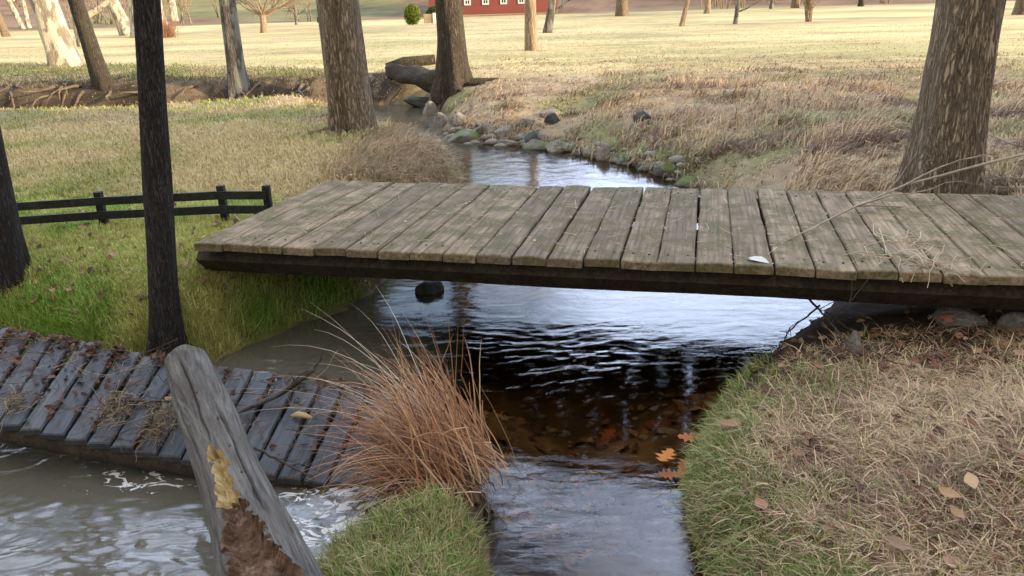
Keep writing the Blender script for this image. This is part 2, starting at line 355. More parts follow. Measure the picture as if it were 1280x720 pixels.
def axis(knots):
    out = []
    for (a, b, st) in knots: out += list(np.arange(a, b, st))
    return np.array(out+[knots[-1][1]])
def grow(a, st, end, k=1.09):
    o = [a]; s = st
    while o[-1] < end: s *= k; o.append(o[-1]+s)
    return o[1:]
gx = np.array([-q for q in grow(4.2, .03, 300)][::-1]+list(np.arange(-4.2, 3.6, .03))+grow(3.57, .03, 300))
gy = np.array([-q for q in grow(0, .06, 200)][::-1]+list(np.arange(0, 1.6, .05))+list(np.arange(1.6, 6, .028))+list(grow(6, .03, 420, 1.0125 if True else 1)))
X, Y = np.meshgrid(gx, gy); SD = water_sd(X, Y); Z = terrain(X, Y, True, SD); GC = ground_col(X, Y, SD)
def grid_mesh(name, X, Y, Z, mat, C=None, keep=None):
    ny, nx = X.shape; V = np.stack([X, Y, Z], -1).reshape(-1, 3)
    i = np.arange(ny*nx).reshape(ny, nx); Q = np.stack([i[:-1, :-1], i[:-1, 1:], i[1:, 1:], i[1:, :-1]], -1).reshape(-1, 4)
    if keep is not None:
        k = keep[:-1, :-1] | keep[1:, 1:] | keep[:-1, 1:] | keep[1:, :-1]; Q = Q[k.ravel()]
        used = np.unique(Q); mp_ = -np.ones(len(V), int); mp_[used] = np.arange(len(used)); V = V[used]; Q = mp_[Q]
    me = bpy.data.meshes.new(name); me.vertices.add(len(V)); me.vertices.foreach_set('co', V.astype('f').ravel())
    me.loops.add(Q.size); me.loops.foreach_set('vertex_index', Q.astype('i').ravel())
    me.polygons.add(len(Q)); me.polygons.foreach_set('loop_start', np.arange(0, Q.size, 4, dtype='i'))
    me.update(calc_edges=True); me.polygons.foreach_set('use_smooth', np.ones(len(Q), bool))
    if C is not None:
        ca = me.color_attributes.new('Col', 'FLOAT_COLOR', 'POINT'); c4 = np.ones((len(V), 4), 'f'); c4[:, :3] = C.reshape(-1, 3); ca.data.foreach_set('color', c4.ravel())
    me.materials.append(mat); o = bpy.data.objects.new(name, me); COL.objects.link(o); return o
def _bil(G, x, y):
    i = int(np.clip(np.searchsorted(gx, x)-1, 0, len(gx)-2)); j = int(np.clip(np.searchsorted(gy, y)-1, 0, len(gy)-2))
    a = (x-gx[i])/(gx[i+1]-gx[i]); b = (y-gy[j])/(gy[j+1]-gy[j])
    return float((G[j, i]*(1-a)+G[j, i+1]*a)*(1-b)+(G[j+1, i]*(1-a)+G[j+1, i+1]*a)*b)
def T(x, y): return _bil(Z, x, y)
m = M('ground_earth_and_turf', .95, .1); m.coord = 'Object'
n = m.noise(38., 6, .7); n2 = m.noise(5., 6, .65)
c = m.mix(1., m.attr(), m.ramp(n, [(.3, bw(.55)), (.7, bw(1.35))]), 'MULTIPLY')
c = m.mix(1., c, m.ramp(n2, [(.3, bw(.8)), (.7, bw(1.15))]), 'MULTIPLY'); m.col(c); m.bump(n, .03, .8)
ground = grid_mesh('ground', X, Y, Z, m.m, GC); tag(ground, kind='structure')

# ------------------------------------------------------------ water
wx = np.arange(-3.6, 2.2, .015); wy = np.arange(1.6, 5.2, .013)
def wave(x, y):
    wx_ = x+.25*fbm(x*2, y*2, 7, 2); wy_ = y+.3*fbm(x*1.7+5, y*1.7, 9, 2)
    # choppy below the bridge and round the sunken deck, calm elsewhere
    ch = np.exp(-((y-3.75)/.5)**2)*ss(1.0, .2, x)*ss(-1.0, -.5, x)+.95*ss(-.2, -.6, x)*(1-ss(3.6, 4.2, y))+.09*(y > 4.2)
    a = .0011+.0068*ch
    h = (fbm(wx_*5, wy_*13, 101, 3)-.5)*2*a+(fbm(wx_*15, wy_*30, 111, 2)-.5)*a*.8
    return h
m = M('stream_water', .05, .5)
geo = m.n('ShaderNodeNewGeometry'); sep = m.n('ShaderNodeSeparateXYZ'); m.l(geo.outputs['Position'], sep.inputs[0])
bn = m.n('ShaderNodeBump'); bn.inputs['Distance'].default_value = .004; bn.inputs['Strength'].default_value = .35
m.l(m.math('ADD', m.noise(9., 5, .6, m.vec((1, 2.6, 1), 'World'), .8), m.math('MULTIPLY', m.noise(30., 2, .5, m.vec((1, 2.2, 1), 'World'), .4), .15)), bn.inputs['Height'])
fr = m.n('ShaderNodeFresnel'); fr.inputs['IOR'].default_value = 1.62; m.l(bn.outputs[0], fr.inputs['Normal'])
gl = m.n('ShaderNodeBsdfGlossy'); gl.inputs['Roughness'].default_value = .0; m.l(bn.outputs[0], gl.inputs['Normal'])
tr = m.n('ShaderNodeBsdfTransparent'); tr.inputs[0].default_value = (.72, .60, .44, 1)
df = m.n('ShaderNodeBsdfDiffuse'); df.inputs[0].default_value = (.165, .152, .11, 1)
# silt: the flooded side arm is murky
silt = m.math('MULTIPLY', m.ramp(m.math('MULTIPLY', m.math('ADD', sep.outputs['X'], 1.2), 1.), [(.35, bw(.62)), (.95, bw(.0))]), 1.)
sm = m.n('ShaderNodeMixShader'); m.l(silt, sm.inputs[0]); m.l(tr.outputs[0], sm.inputs[1]); m.l(df.outputs[0], sm.inputs[2])
# foam
vor = m.n('ShaderNodeTexVoronoi'); vor.feature = 'F1'; vor.inputs['Scale'].default_value = 13.; vor.inputs['Randomness'].default_value = 1
wv = m.vec((1, 1.7, 1), 'World'); dn = m.n('ShaderNodeTexNoise'); dn.inputs['Scale'].default_value = 4.; m.l(wv, dn.inputs['Vector'])
ad = m.n('ShaderNodeVectorMath'); ad.operation = 'ADD'; sc_ = m.n('ShaderNodeVectorMath'); sc_.operation = 'SCALE'; sc_.inputs['Scale'].default_value = .5
m.l(dn.outputs['Color'], sc_.inputs[0]); m.l(wv, ad.inputs[0]); m.l(sc_.outputs[0], ad.inputs[1])
fo = m.noise(15., 4, .55, ad.outputs[0], .8)
def spot(cx, cy, rx, ry):
    a = m.math('DIVIDE', m.math('SUBTRACT', sep.outputs['X'], cx), rx); b = m.math('DIVIDE', m.math('SUBTRACT', sep.outputs['Y'], cy), ry)
    return m.math('MAXIMUM', m.math('SUBTRACT', 1., m.math('ADD', m.math('MULTIPLY', a, a), m.math('MULTIPLY', b, b))), 0.)
pA = at(430, 620); pB = at(400, 668); pC = at(30, 545); pD = at(175, 600)
reg = m.math('ADD', spot(pA.x, pA.y, .26, .2), m.math('ADD', m.math('MULTIPLY', spot(pB.x, pB.y, .16, .16), 1.), m.math('ADD', m.math('MULTIPLY', spot(pC.x, pC.y, .4, .12), .8), m.math('MULTIPLY', spot(pD.x, pD.y, .35, .12), .6))))
fm = m.ramp(m.math('ADD', m.math('MULTIPLY', reg, .15), fo), [(.64, bw(0)), (.67, bw(.9))])
fd = m.n('ShaderNodeBsdfDiffuse'); fd.inputs[0].default_value = (.75, .75, .72, 1)
mxx = m.n('ShaderNodeMixShader'); m.l(fr.outputs[0], mxx.inputs[0]); m.l(sm.outputs[0], mxx.inputs[1]); m.l(gl.outputs[0], mxx.inputs[2])
mf = m.n('ShaderNodeMixShader'); m.l(m.math('MULTIPLY', fm, m.math('GREATER_THAN', reg, .01)), mf.inputs[0]); m.l(mxx.outputs[0], mf.inputs[1]); m.l(fd.outputs[0], mf.inputs[2])
m.l(mf.outputs[0], m.t.nodes['Material Output'].inputs['Surface'])
wxx = np.concatenate([np.arange(-26, -3.6, .2), wx, np.arange(2.2, 5, .1)]); wyy = np.concatenate([np.arange(1.2, 1.6, .05), wy, np.arange(5.2, 24, .05)])
WX, WY = np.meshgrid(wxx, wyy); WS = water_sd(WX, WY)
water = grid_mesh('stream_water', WX, WY, wave(WX, WY), m.m, None, WS < .12); tag(water, kind='structure')

# ------------------------------------------------------------ footbridge
DECKZ = .60; YAW = .2385; ax_ = Vector((math.cos(YAW), -math.sin(YAW), 0)); by_ = Vector((math.sin(YAW), math.cos(YAW), 0))
D0 = Vector((-.856, 3.97, 0)); PW, PL = .1766, 1.636
def plank_mesh(w, l, t, seed, cx=5):
    rr = random.Random(seed); b = B(); nx = 5; ny = 15; bev = .006
    def ring_y(v): return v*l
    xs = [-w/2, -w/2+bev, -w/6, w/6, w/2-bev, w/2]; V = []; F_ = []
    cup = rr.uniform(-.003, .005); tw = rr.uniform(-.004, .004)
    wl = [rr.uniform(-.003, .003) for _ in range(ny+1)]; wr = [rr.uniform(-.003, .003) for _ in range(ny+1)]
    prof = lambda j: [(-w/2+wl[j], -t), (-w/2+wl[j], -bev*1.2), (-w/2+bev+wl[j], 0), (-w/6, cup), (w/6, cup), (w/2-bev+wr[j], 0), (w/2+wr[j], -bev*1.2), (w/2+wr[j], -t)]
    ys = [0, bev]+[l*k/(ny-2) for k in range(1, ny-2)]+[l-bev, l]
    for j, y in enumerate(ys):
        e = (j in (0, len(ys)-1)); pr = prof(min(j, ny))
        for k, (x, z) in enumerate(pr):
            zz = z-(bev*.9 if e and k in (2, 3, 4, 5) else 0)+tw*(x/w)*(y/l-.5)*2
            V.append((x, y, zz))
    n = 8
    for j in range(len(ys)-1):
        for k in range(n): F_.append((j*n+k, j*n+(k+1) % n, (j+1)*n+(k+1) % n, (j+1)*n+k))
    F_.append(tuple(range(n))[::-1]); F_.append(tuple((len(ys)-1)*n+k for k in range(n))); F_ = [q[::-1] for q in F_]
    b.add(V, F_); return b
MT['nail'] = flat('rusty_nail', (.045, .025, .015), .7, .3, 40)
b = B(); b.tube([(0, 0, -.004), (0, 0, .0022), (0, 0, .003)], [.0055, .0055, .004], 10); nail0 = b.build('nail', MT['nail']); COL.objects.unlink(nail0)
br = empty('footbridge', D0+Vector((0, 0, DECKZ)), 'weathered grey plank footbridge crossing the stream at deck height on two dark beams', 'bridge', rz=-YAW)
for i in range(-5, 26):
    gap = random.uniform(.007, .012); w = PW-gap
    p = plank_mesh(w, PL+random.uniform(-.012, .012), .042, 100+i).build('plank', MT['deck'], br, smooth=False)
    p.location = ((i+.5)*PW+random.uniform(-.003, .003), random.uniform(-.012, .008), random.uniform(-.003, .003))
    for nx_, ny_ in ((-.045, .12), (.045, .125), (-.045, PL-.16), (.045, PL-.155)):
        q = nail0.copy(); COL.objects.link(q); q.parent = p; q.location = (nx_+random.uniform(-.008, .008), ny_+random.uniform(-.01, .01), .0005)
    p.rotation_euler = (random.uniform(-.003, .003), random.uniform(-.012, .012), random.uniform(-.006, .006))
for yy, z0, h in ((.06, -.045, .125), (.62, -.045, .125), (PL-.22, -.045, .125)):  # middle one added to block bright water seen through the gaps
    b = B(); L0, L1 = -5.2*PW, 26.3*PW; n = 60
    path = [(L0+(L1-L0)*k/n, yy+.07, z0-h/2-.004) for k in range(n+1)]
    b.tube(path, [h/2]*(n+1), 8, True, lambda th, i, p: (1/max(abs(math.cos(th)), abs(math.sin(th))))*(1+.03*math.sin(i*.35)-.012*random.random()))
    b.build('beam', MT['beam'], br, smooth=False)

# ------------------------------------------------------------ washed out deck on the left
KF = [(-150, 500, .26), (54, 541, .19), (375, 600, .045), (520, 612, -.03)]
KB = [(-85, 396, .36), (125, 433, .31), (430, 480, .14), (575, 500, .05)]
KFw = [at(*k) for k in KF]; KBw = [at(*k) for k in KB]
cum = [0]
for a, b2 in zip(KFw, KFw[1:]): cum.append(cum[-1]+(b2-a).length)
def lerpk(K, s):
    for i in range(len(cum)-1):
        if s <= cum[i+1] or i == len(cum)-2:
            t = (s-cum[i])/(cum[i+1]-cum[i]); return K[i].lerp(K[i+1], t)
PWD = .100
nP = int(cum[-1]/PWD)
wd = empty('collapsed_deck', lerpk(KFw, cum[-1]/2), 'dark wet plank deck torn loose, tilted and twisted down into the flooded side arm', 'washed-out deck')
wd0 = wd.location.copy(); WDP = []
for i in range(nP):
    s = (i+.5)*PWD; A = lerpk(KFw, s); Bk = lerpk(KBw, s); d = Bk-A; l = d.length
    A2 = lerpk(KFw, s+.05)-lerpk(KFw, s-.05); yv = d.normalized(); zv = A2.cross(yv).normalized(); xv = yv.cross(zv)
    wloc = abs(A2.normalized().dot(xv))*PWD-random.uniform(.004, .010)
    q = plank_mesh(wloc, l+random.uniform(-.02, .02), .03, 300+i).build('plank', MT['wetdeck'], wd, smooth=False)
    mt = Matrix((xv, yv, zv)).transposed().to_4x4()
    off = A-wd0+zv*random.uniform(-.004, .004)
    q.matrix_local = Matrix.Translation(off) @ mt @ Matrix.Rotation(random.uniform(-.02, .02), 4, 'Y') @ Matrix.Rotation(random.uniform(-.010, .010), 4, 'Z')
    WDP.append((A, Bk, zv))
for f in (.10, .78):
    b = B(); P_ = []
    for k in range(25):
        s = cum[-1]*k/24; A = lerpk(KFw, s); Bk = lerpk(KBw, s); P_.append(A.lerp(Bk, f)-Vector((0, 0, .075))-wd0)
    b.tube(P_, [.055]*25, 8, True, lambda th, i, p: 1+.08*math.sin(3*th+i)); b.build('beam', MT['beam'], wd)
def deck_pt(s, f, up=0.):
    A = lerpk(KFw, s); Bk = lerpk(KBw, s); p = A.lerp(Bk, f)
    t = lerpk(KFw, s+.05)-lerpk(KFw, s-.05); n_ = t.cross(Bk-A).normalized(); return p+n_*up, n_
def on_deck(px, py):
    """point of the tilted deck seen at a pixel (used once, to seat things on the real surface)"""
    best = None
    for k in range(160):
        s = cum[-1]*k/160
        for j in range(41):
            p, n_ = deck_pt(s, j/40.); u, v = inv_px(p.x, p.y, p.z); e = (u-px)**2+(v-py)**2
            if best is None or e < best[0]: best = (e, p, n_)
    return best[1], best[2]

# ------------------------------------------------------------ big drift log
m = M('weathered_log_wood', .8, .25)
p0 = at(233, 452, .41); p2 = at(345, 760, .30); phi_ = math.atan2(p2.x-p0.x, p2.y-p0.y)
def gvec(sc):
    q = m.n('ShaderNodeMapping'); q.vector_type = 'TEXTURE'; q.inputs['Rotation'].default_value = (0, 0, -phi_); q.inputs['Scale'].default_value = sc
    m.l(m.tc.outputs['Object'], q.inputs[0]); return q.outputs[0]
g1 = m.noise(2.2, 8, .68, gvec((1/34, 1/1.6, 1/34)), .25); g2 = m.noise(3., 5, .6, gvec((1/5, 1., 1/5)))
c = m.ramp(g1, [(.32, (.02, .017, .014)), (.5, (.11, .098, .082)), (.72, (.21, .19, .165))])
c = m.mix(m.ramp(g2, [(.42, bw(0)), (.62, bw(.7))]), c, (.075, .06, .045))
m.col(c); m.bump(g1, .012, 1.); MT['log'] = m.m
m = M('rotten_wood', .9, .1); a = m.noise(30., 6, .7, m.vec((1, 1, .5))); b_ = m.noise(9., 4, .6, m.vec((1, 1, .5)))
c = m.ramp(a, [(.3, (.03, .018, .012)), (.5, (.14, .08, .045)), (.7, (.28, .19, .13))]); m.col(c); m.bump(a, .03, 1.); MT['rot'] = m.m
m = M('fresh_yellow_heartwood', .85, .15); a = m.noise(14., 7, .7, m.vec((2, 2, .5)))
c = m.ramp(a, [(.3, (.14, .07, .025)), (.45, (.44, .31, .12)), (.7, (.62, .50, .26))]); m.col(c); m.bump(a, .02, 1.); MT['heart'] = m.m
p0 = at(233, 452, .41); p1 = at(290, 600, .30); p2 = at(345, 760, .30)
lg0 = p0.copy(); lg = empty('drift_log', lg0, 'thick grey barkless log lying across the collapsed deck, split and rotten near its lower end', 'log')
def bez(t): return p0*(1-t)**2+(2*p1-.5*(p0+p2))*2*t*(1-t)+p2*t*t
NL = 150; NS = 170
dirs = (p2-p0).normalized(); side_ = dirs.cross(Vector((0, 0, 1))).normalized(); upv = side_.cross(dirs).normalized()
def logr(t): return .078+.052*t+.006*math.sin(t*9)
cracks = [(.5, .0, .95, .035), (1.9, .25, .8, .03), (1.25, .02, .45, .022), (2.5, .5, 1, .03)]
V = []; MI = {}
NL = 200
for i in range(NL+1):
    t = i/NL*1.36; c0 = bez(t)
    for k in range(NS):
        th = 2*math.pi*k/NS
        r = logr(t)*(1+.05*math.sin(2*th+1+3*t)+.03*math.sin(5*th+6*t)+.05*(float(vn(th*3, t*14, 4))-.5))
        for (tc0, a0, a1, dp) in cracks:
            cth = tc0+.05*math.sin(t*11+tc0*5)+.10*(float(vn(t*16, tc0*9, 2))-.5)+.3*(t-.5)*(1 if tc0 < 2 else -1)
            a1 = a1 if a1 < .99 else 1.4
            if a0 < t < a1:
                dd = abs((th-cth+math.pi) % (2*math.pi)-math.pi)
                r -= dp*1.0*max(0, 1-dd/.055)*min(1, (t-a0)*12, (a1-t)*12)
        # rotten hollow, upper side turned to the right
        cen = 1.15; w_ = .0
        if .43 < t < .74: w_ = .30*math.sin((t-.43)/.31*math.pi)**.6
        if t > .68: w_ = min(max(w_, .2+1.6*(t-.68)), .95)
        jag = .26*(float(vn(t*30, 3, 6))-.5)+.2*(float(vn(t*80, 8, 6))-.5)+.25*(float(vn(t*14, 2, 6))-.5)*(1 if th > 1.15 else -1)
        dd = abs(th-(cen+.25*(t-.6)))-(w_+jag if w_ else 0)
        reg = 0
        if w_ and dd < 0: r -= .030+.02*float(vn(th*9, t*40, 9)); reg = 1 if t < .655 else 2
        V.append(c0-lg0+(side_*-math.cos(th)*-1+upv*math.sin(th)+side_*0)*r if False else c0-lg0+(side_*math.cos(th)+upv*math.sin(th))*r); MI[i*NS+k] = reg
bs = [B(), B(), B()]
F3 = [[], [], []]
for i in range(NL):
    for k in range(NS):
        q = (i*NS+k, i*NS+(k+1) % NS, (i+1)*NS+(k+1) % NS, (i+1)*NS+k); rg = max(MI[a] for a in q); F3[rg].append(q[::-1])
F3[0].append(tuple(range(NS))[::1]); F3[2].append(tuple(NL*NS+k for k in range(NS))[::-1])
for nm, mt_, fs in (('trunk_wood', MT['log'], F3[0]), ('yellow_heartwood', MT['heart'], F3[1]), ('rotten_hollow', MT['rot'], F3[2])):
    used = sorted({a for q in fs for a in q}); mp_ = {a: i for i, a in enumerate(used)}
    b = B(); b.add([V[a] for a in used], [tuple(mp_[a] for a in q) for q in fs]); b.build(nm, mt_, lg)
for k in range(5):
    b = B(); a0 = .22+k*.12; th = random.uniform(.4, 2.2); c0 = bez(a0); r = logr(a0)
    b.tube([c0-lg0+(side_*math.cos(th)+upv*math.sin(th))*(r+o_) for o_ in (-.01, .004)], [.006, .004], 7); b.build('knot', MT['rot'], lg)

# ------------------------------------------------------------ trees
def branch_path(p, d, L, n, rr, wob=.18, up=.08):
    P_ = [p]; d = d.normalized()
    for k in range(n):
        d = (d+Vector((rr.uniform(-wob, wob), rr.uniform(-wob, wob), rr.uniform(-wob, wob)+up))).normalized(); P_.append(P_[-1]+d*L/n)
    return P_, d
def grow_branches(b, p, d, L, r, lev, rr, up=.08, sides=6, spread=.9, kids=4):
    n = 5 if lev > 0 else 4; P_, de = branch_path(p, d, L, n, rr, .2, up)
    b.tube(P_, [max(r*(1-.75*k/n), .0015) for k in range(n+1)], sides if lev > 1 else 4, False)
    if lev <= 0: return
    for k in range(kids):
        t = rr.uniform(.25, 1) if k < kids-1 else 1.; i = min(int(t*n), n-1); q = P_[i].lerp(P_[i+1], t*n-i) if t < 1 else P_[-1]
        dd = (P_[i+1]-P_[i]).normalized(); sd_ = Vector((rr.uniform(-1, 1), rr.uniform(-1, 1), rr.uniform(-.3, .8))).normalized()
        grow_branches(b, q, dd+sd_*spread, L*rr.uniform(.5, .72), max(r*(1-.6*t)*.62, .003), lev-1, rr, up, sides, spread, kids)
def tree(name, label, base, rb, rt, H, mat, seed, lean=(0, 0), first=.45, nbr=7, lev=3, kids=4, flare=.5, ridge=.05, sides=28, curve=(0, 0), blen=None, group=None, up=.08, cat='tree', spread=.9, brmat=None, roots=None):
    rr = random.Random(seed); e = empty(name, base, label, cat, group)
    b = B(); n = max(12, int(H*6)) if sides > 16 else 12
    path = []; rad = []
    for k in range(n+1):
        t = (k/n)**1.5; z = -.2+t*(H+.2)
        path.append(Vector((lean[0]*z+curve[0]*math.sin(t*3.1)*H*.05, lean[1]*z+curve[1]*math.sin(t*3)*H*.05, z)))
        rad.append((rb+(rt-rb)*t))
    ph = [rr.uniform(0, 6.28) for _ in range(6)]
    def rf(th, i, p):
        z = max(p.z, 0); fl = flare*math.exp(-z/(rb*1.7)); q = 1+fl*(.55+.45*math.sin(4*th+ph[0])+.35*math.sin(7*th+ph[1]))
        q += .035*math.sin(2*th+ph[2]+z*.8)+.03*math.sin(3*th+ph[3]-z)
        if ridge: q += ridge*(float(vn(th*sides/6.28*.5, z*2.2, seed))-.5)
        return q
    b.tube(path, rad, sides, True, rf); b.build('trunk', mat, e)
    b = B()
    def tp(t):
        i = min(int(t*n), n-1); return path[i].lerp(path[i+1], t*n-i), rad[i]
    for k in range(nbr):
        t = first+(1-first)*(k+.5)/nbr if k < nbr-1 else .999
        p, r = tp(t**(1/1.5) if t < .999 else 1.); a = k*2.4+rr.uniform(-.5, .5)
        d = Vector((math.cos(a), math.sin(a), rr.uniform(.35, 1.0))); 
        if k == nbr-1: d = Vector((lean[0], lean[1], 1.5))
        grow_branches(b, p, d, (blen or H*.38)*rr.uniform(.8, 1.15)*(1.15-.5*t), r*rr.uniform(.38, .55), lev, rr, up, 6, spread, kids)
    if b.v: b.build('branches', brmat or mat, e)
    if roots:
        for (a, L, r) in roots:
            b = B(); P_ = [Vector((math.cos(a)*s*L, math.sin(a)*s*L, .10*(1-s)-.02+.03*math.sin(s*7))) for s in [k/7 for k in range(8)]]
            P_ = [Vector((q.x, q.y, (T(base.x+q.x, base.y+q.y)-base.z)+r*.5*(1-k/7)+.01)) for k, q in enumerate(P_)]
            b.tube(P_, [r*(1.2-k/8) for k in range(8)], 8); b.build('root', mat, e)
    return e
def gb(px, py, off=0): p = g(px, py); return p+Vector((0, 0, off))
tb = gb(440, 166); s_ = depth(tb)/FPX
tree('tree', 'stout grey-brown tree with deeply ridged bark on the strip just left of the pool', tb, 24.8*s_, 17*s_, 7.5, MT['bark_grey'], 3, lean=(-.015, 0), first=.42, nbr=7, sides=56, flare=.42, ridge=.14, roots=[(-.7, .55, .06), (-1.9, .5, .06), (3.4, .5, .06), (.4, .5, .05)])
tb = gb(568, 113); s_ = depth(tb)/FPX
tree('tree', 'dark furrowed tree with a flared foot clinging to the bank above the pool rocks', tb, 17*s_, 12*s_, 9, MT['bark_dark'], 5, lean=(-.02, .01), sides=48, flare=.75, ridge=.10, roots=[(.05, .85, .07), (-.6, .7, .07), (-1.3, .55, .06), (3.3, .7, .06), (-2.1, .5, .05)])
tb = gb(1170, 247); s_ = depth(tb)/FPX
tree('tree', 'broad rough-barked tree standing right behind the right end of the bridge', tb, 40*s_, 19*s_, 7, MT['bark_grey'], 8, lean=(.045, .02), sides=64, flare=.40, ridge=.14, first=.5, roots=[(.1, .7, .09), (-.5, .6, .08), (3.4, .5, .07)])
tb = gb(209, 442); s_ = depth(tb)/FPX
tree('tree', 'slim black-barked tree at the upper edge of the collapsed deck', tb, 18.5*s_, 10*s_, 3.4, MT['bark_wet'], 12, lean=(.12, .0), sides=40, flare=.45, ridge=.18, roots=[(-.9, .22, .03), (-2.2, .25, .03), (.2, .2, .025)], first=.75, nbr=4, lev=3, blen=1.4)
tb = gb(8, 347); s_ = depth(tb)/FPX
tree('tree', 'black trunk cut by the left edge, in front of the low fence', tb, 27*s_, 16*s_, 3.8, MT['bark_wet'], 13, lean=(.06, .0), sides=40, flare=.2, ridge=.14, first=.7, nbr=4, lev=3, blen=1.6)
far = [  # px, py, base radius px, height m, material, label, extra
    (664, 63, 8, 7, 'bark_pale', 'smooth pale straight trunk alone on the sunny meadow in front of the red barn', dict(lean=(.0, 0), first=.35)),
    (684, 41, 5.5, 5, 'bark_spot', 'crooked two-tone trunk just right of the smooth pale trunk', dict(lean=(.02, 0), first=.12, nbr=8, curve=(1, 0))),
    (777, 20, 7, 9, 'bark_grey', 'thick grey tree far off beyond the red barn corner', dict(first=.4)),
    (852, 33, 3.2, 5, 'bark_pale', 'slender tan sapling leaning to the right on the meadow', dict(lean=(.2, 0), first=.3)),
    (919, 30, 2.8, 4, 'bark_spot', 'small dark sapling forking low, right of the leaning one', dict(lean=(.08, 0), first=.12)),
    (884, 17, 4, 8, 'bark_pale', 'pale far tree between the two meadow saplings', dict(first=.35)),
    (964, 11, 2.4, 6, 'bark_spot', 'thin grey tree at the far edge of the meadow', dict(first=.3)),
    (994, 10, 5, 9, 'bark_grey', 'grey tree behind the pale many-stemmed one', dict(first=.35)),
    (1076, 8, 3.4, 9, 'bark_dark', 'dark far tree right of the pale many-stemmed one', dict(first=.35)),
    (84, 84, 17, 8, 'bark_patch', 'big mottled tree leaning left over the far bank', dict(lean=(-.16, 0), first=.3, flare=.35)),
    (129, 107, 10.5, 8, 'bark_dark', 'dark slim trunk leaning left beside the big mottled tree', dict(lean=(-.13, 0), first=.5)),
    (299, 112, 11, 8, 'bark_spot', 'lichen-spotted upright trunk on the far bank', dict(lean=(.0, 0), first=.45, flare=.35)),
    (188, 46, 22, 11, 'bark_patch', 'massive pale mottled tree beyond the creek', dict(first=.2, flare=.3)),
    (160, 44, 8, 9, 'bark_patch', 'pale trunk leaning left against the massive mottled one', dict(lean=(-.3, 0), first=.3)),
    (107, 58, 9, 8, 'bark_patch', 'pale low-forking tree right behind the dark leaning trunk', dict(lean=(-.05, 0), first=.10, nbr=8)),
    (218, 26, 5, 9, 'bark_patch', 'slim pale tree right of the massive mottled one', dict(first=.3)),
    (8, 46, 4.5, 8, 'bark_grey', 'grey leaning trunk at the far upper left', dict(lean=(-.18, 0), first=.3)),
    (29, 36, 3.4, 8, 'bark_patch', 'pale thin trunk leaning left by the upper left corner', dict(lean=(-.3, 0), first=.3)),
    (36, 35, 3, 8, 'bark_patch', 'pale thin upright trunk by the upper left corner', dict(first=.3)),
    (371, 31, 2, 4, 'bark_spot', 'little bare bushy tree left of the stout ridged trunk', dict(first=.15)),
]
for i, (px, py, rp_, H, mt_, lb, kw) in enumerate(far):
    tb = gb(px, py); s_ = depth(tb)/FPX; near_ = py > 60
    kw = dict(dict(sides=24 if near_ else 16, lev=3 if near_ else 2, kids=4, nbr=7, ridge=.08, flare=.3), **kw)
    tree('tree', lb, tb, rp_*s_, rp_*s_*.6, H*(.5+.5*min(1, s_*FPX/60)) if near_ else max(H, 60*s_), MT[mt_], 40+i, group='bare trees round the meadow', **kw)
tb = gb(331, 41); s_ = depth(tb)/FPX   # small fan crowned tree
tree('fan_crowned_tree', 'small pale tree with a low wide fan crown left of the stout ridged trunk', tb, 4.5*s_, 3.2*s_, 24*s_, MT['bark_pale'], 77, first=.75, nbr=11, lev=3, kids=5, sides=14, blen=62*s_, up=.02, spread=.55, flare=.4)
tb = gb(1010, 27); s_ = depth(tb)/FPX
e = empty('shrub', tb, 'pale bushy shrub of many upright bare stems on the right of the meadow', 'shrub')
b = B(); rr = random.Random(5)
for k in range(26):
    a = rr.uniform(0, 6.28); q = Vector((math.cos(a), math.sin(a), 0))*rr.uniform(0, 5*s_)
    grow_branches(b, q-Vector((0, 0, .1)), Vector((q.x*.8, q.y*.8, 2.0)), rr.uniform(25, 45)*s_, 1.1*s_, 2, rr, .1, 5, .45, 3)
b.build('stems', MT['bark_pale'], e)
# more bare trees on the meadow to the right, out of the frame: their shadows streak the grass
for i, (x, y, H) in enumerate([(24, 24, 9), (34, 34, 11), (27, 44, 9), (44, 56, 12), (20, 31, 7)]):
    z = T(x, y); tree('tree', ['bare tree nearest the bank on the meadow beyond the right edge', 'tall bare tree on the meadow beyond the right edge', 'bare tree deep in the meadow beyond the right edge', 'farthest tall bare tree beyond the right edge', 'shortest bare tree beyond the right edge'][i],
                      Vector((x, y, z)), .26, .14, H, MT['bark_grey'], 90+i, first=.25, nbr=9, lev=3, kids=4, sides=12, group='bare trees round the meadow')

# ------------------------------------------------------------ rocks
def rock(px, py, wpx, hpx, mat, label, seed, name='rock', sink=.35, dep=None):
    """px,py = foot of the rock in the photo, wpx/hpx its size"""
    p = g(px, py); s_ = depth(p)/FPX; w = wpx*s_/2*1.3; h = hpx*s_*.85; d = dep or w*.8
    bm = bmesh.new(); bmesh.ops.create_icosphere(bm, subdivisions=4, radius=1); rr = random.Random(seed); off = rr.uniform(0, 50)
    cuts = [(Vector((rr.uniform(-1, 1), rr.uniform(-1, 1), rr.uniform(-.4, 1))).normalized(), rr.uniform(.55, .85)) for _ in range(9)]
    for v in bm.verts:
        c = v.co.copy()
        for n_, dd in cuts:
            q = c.dot(n_)
            if q > dd: c -= n_*(q-dd)*.85
        f = 1+.22*(float(fbm(c.x*1.3+off, c.y*1.3+c.z, seed, 3))-.5)+.10*(float(fbm(c.x*6+off, c.y*6+c.z*5, seed, 3))-.5)
        v.co = Vector((c.x*w*f, c.y*d*f, c.z*h*f))
    me = bpy.data.meshes.new(name); bm.to_mesh(me); bm.free(); me.polygons.foreach_set('use_smooth', [True]*len(me.polygons)); me.materials.append(mat)
    o = bpy.data.objects.new(name, me); COL.objects.link(o); o.location = p+Vector((0, d*.6, h*(1-2*sink)*.6)); o.rotation_euler = (rr.uniform(-.12, .12), rr.uniform(-.12, .12), rr.uniform(-.4, .4))
    return tag(o, label, 'rock', 'rocks along the stream')
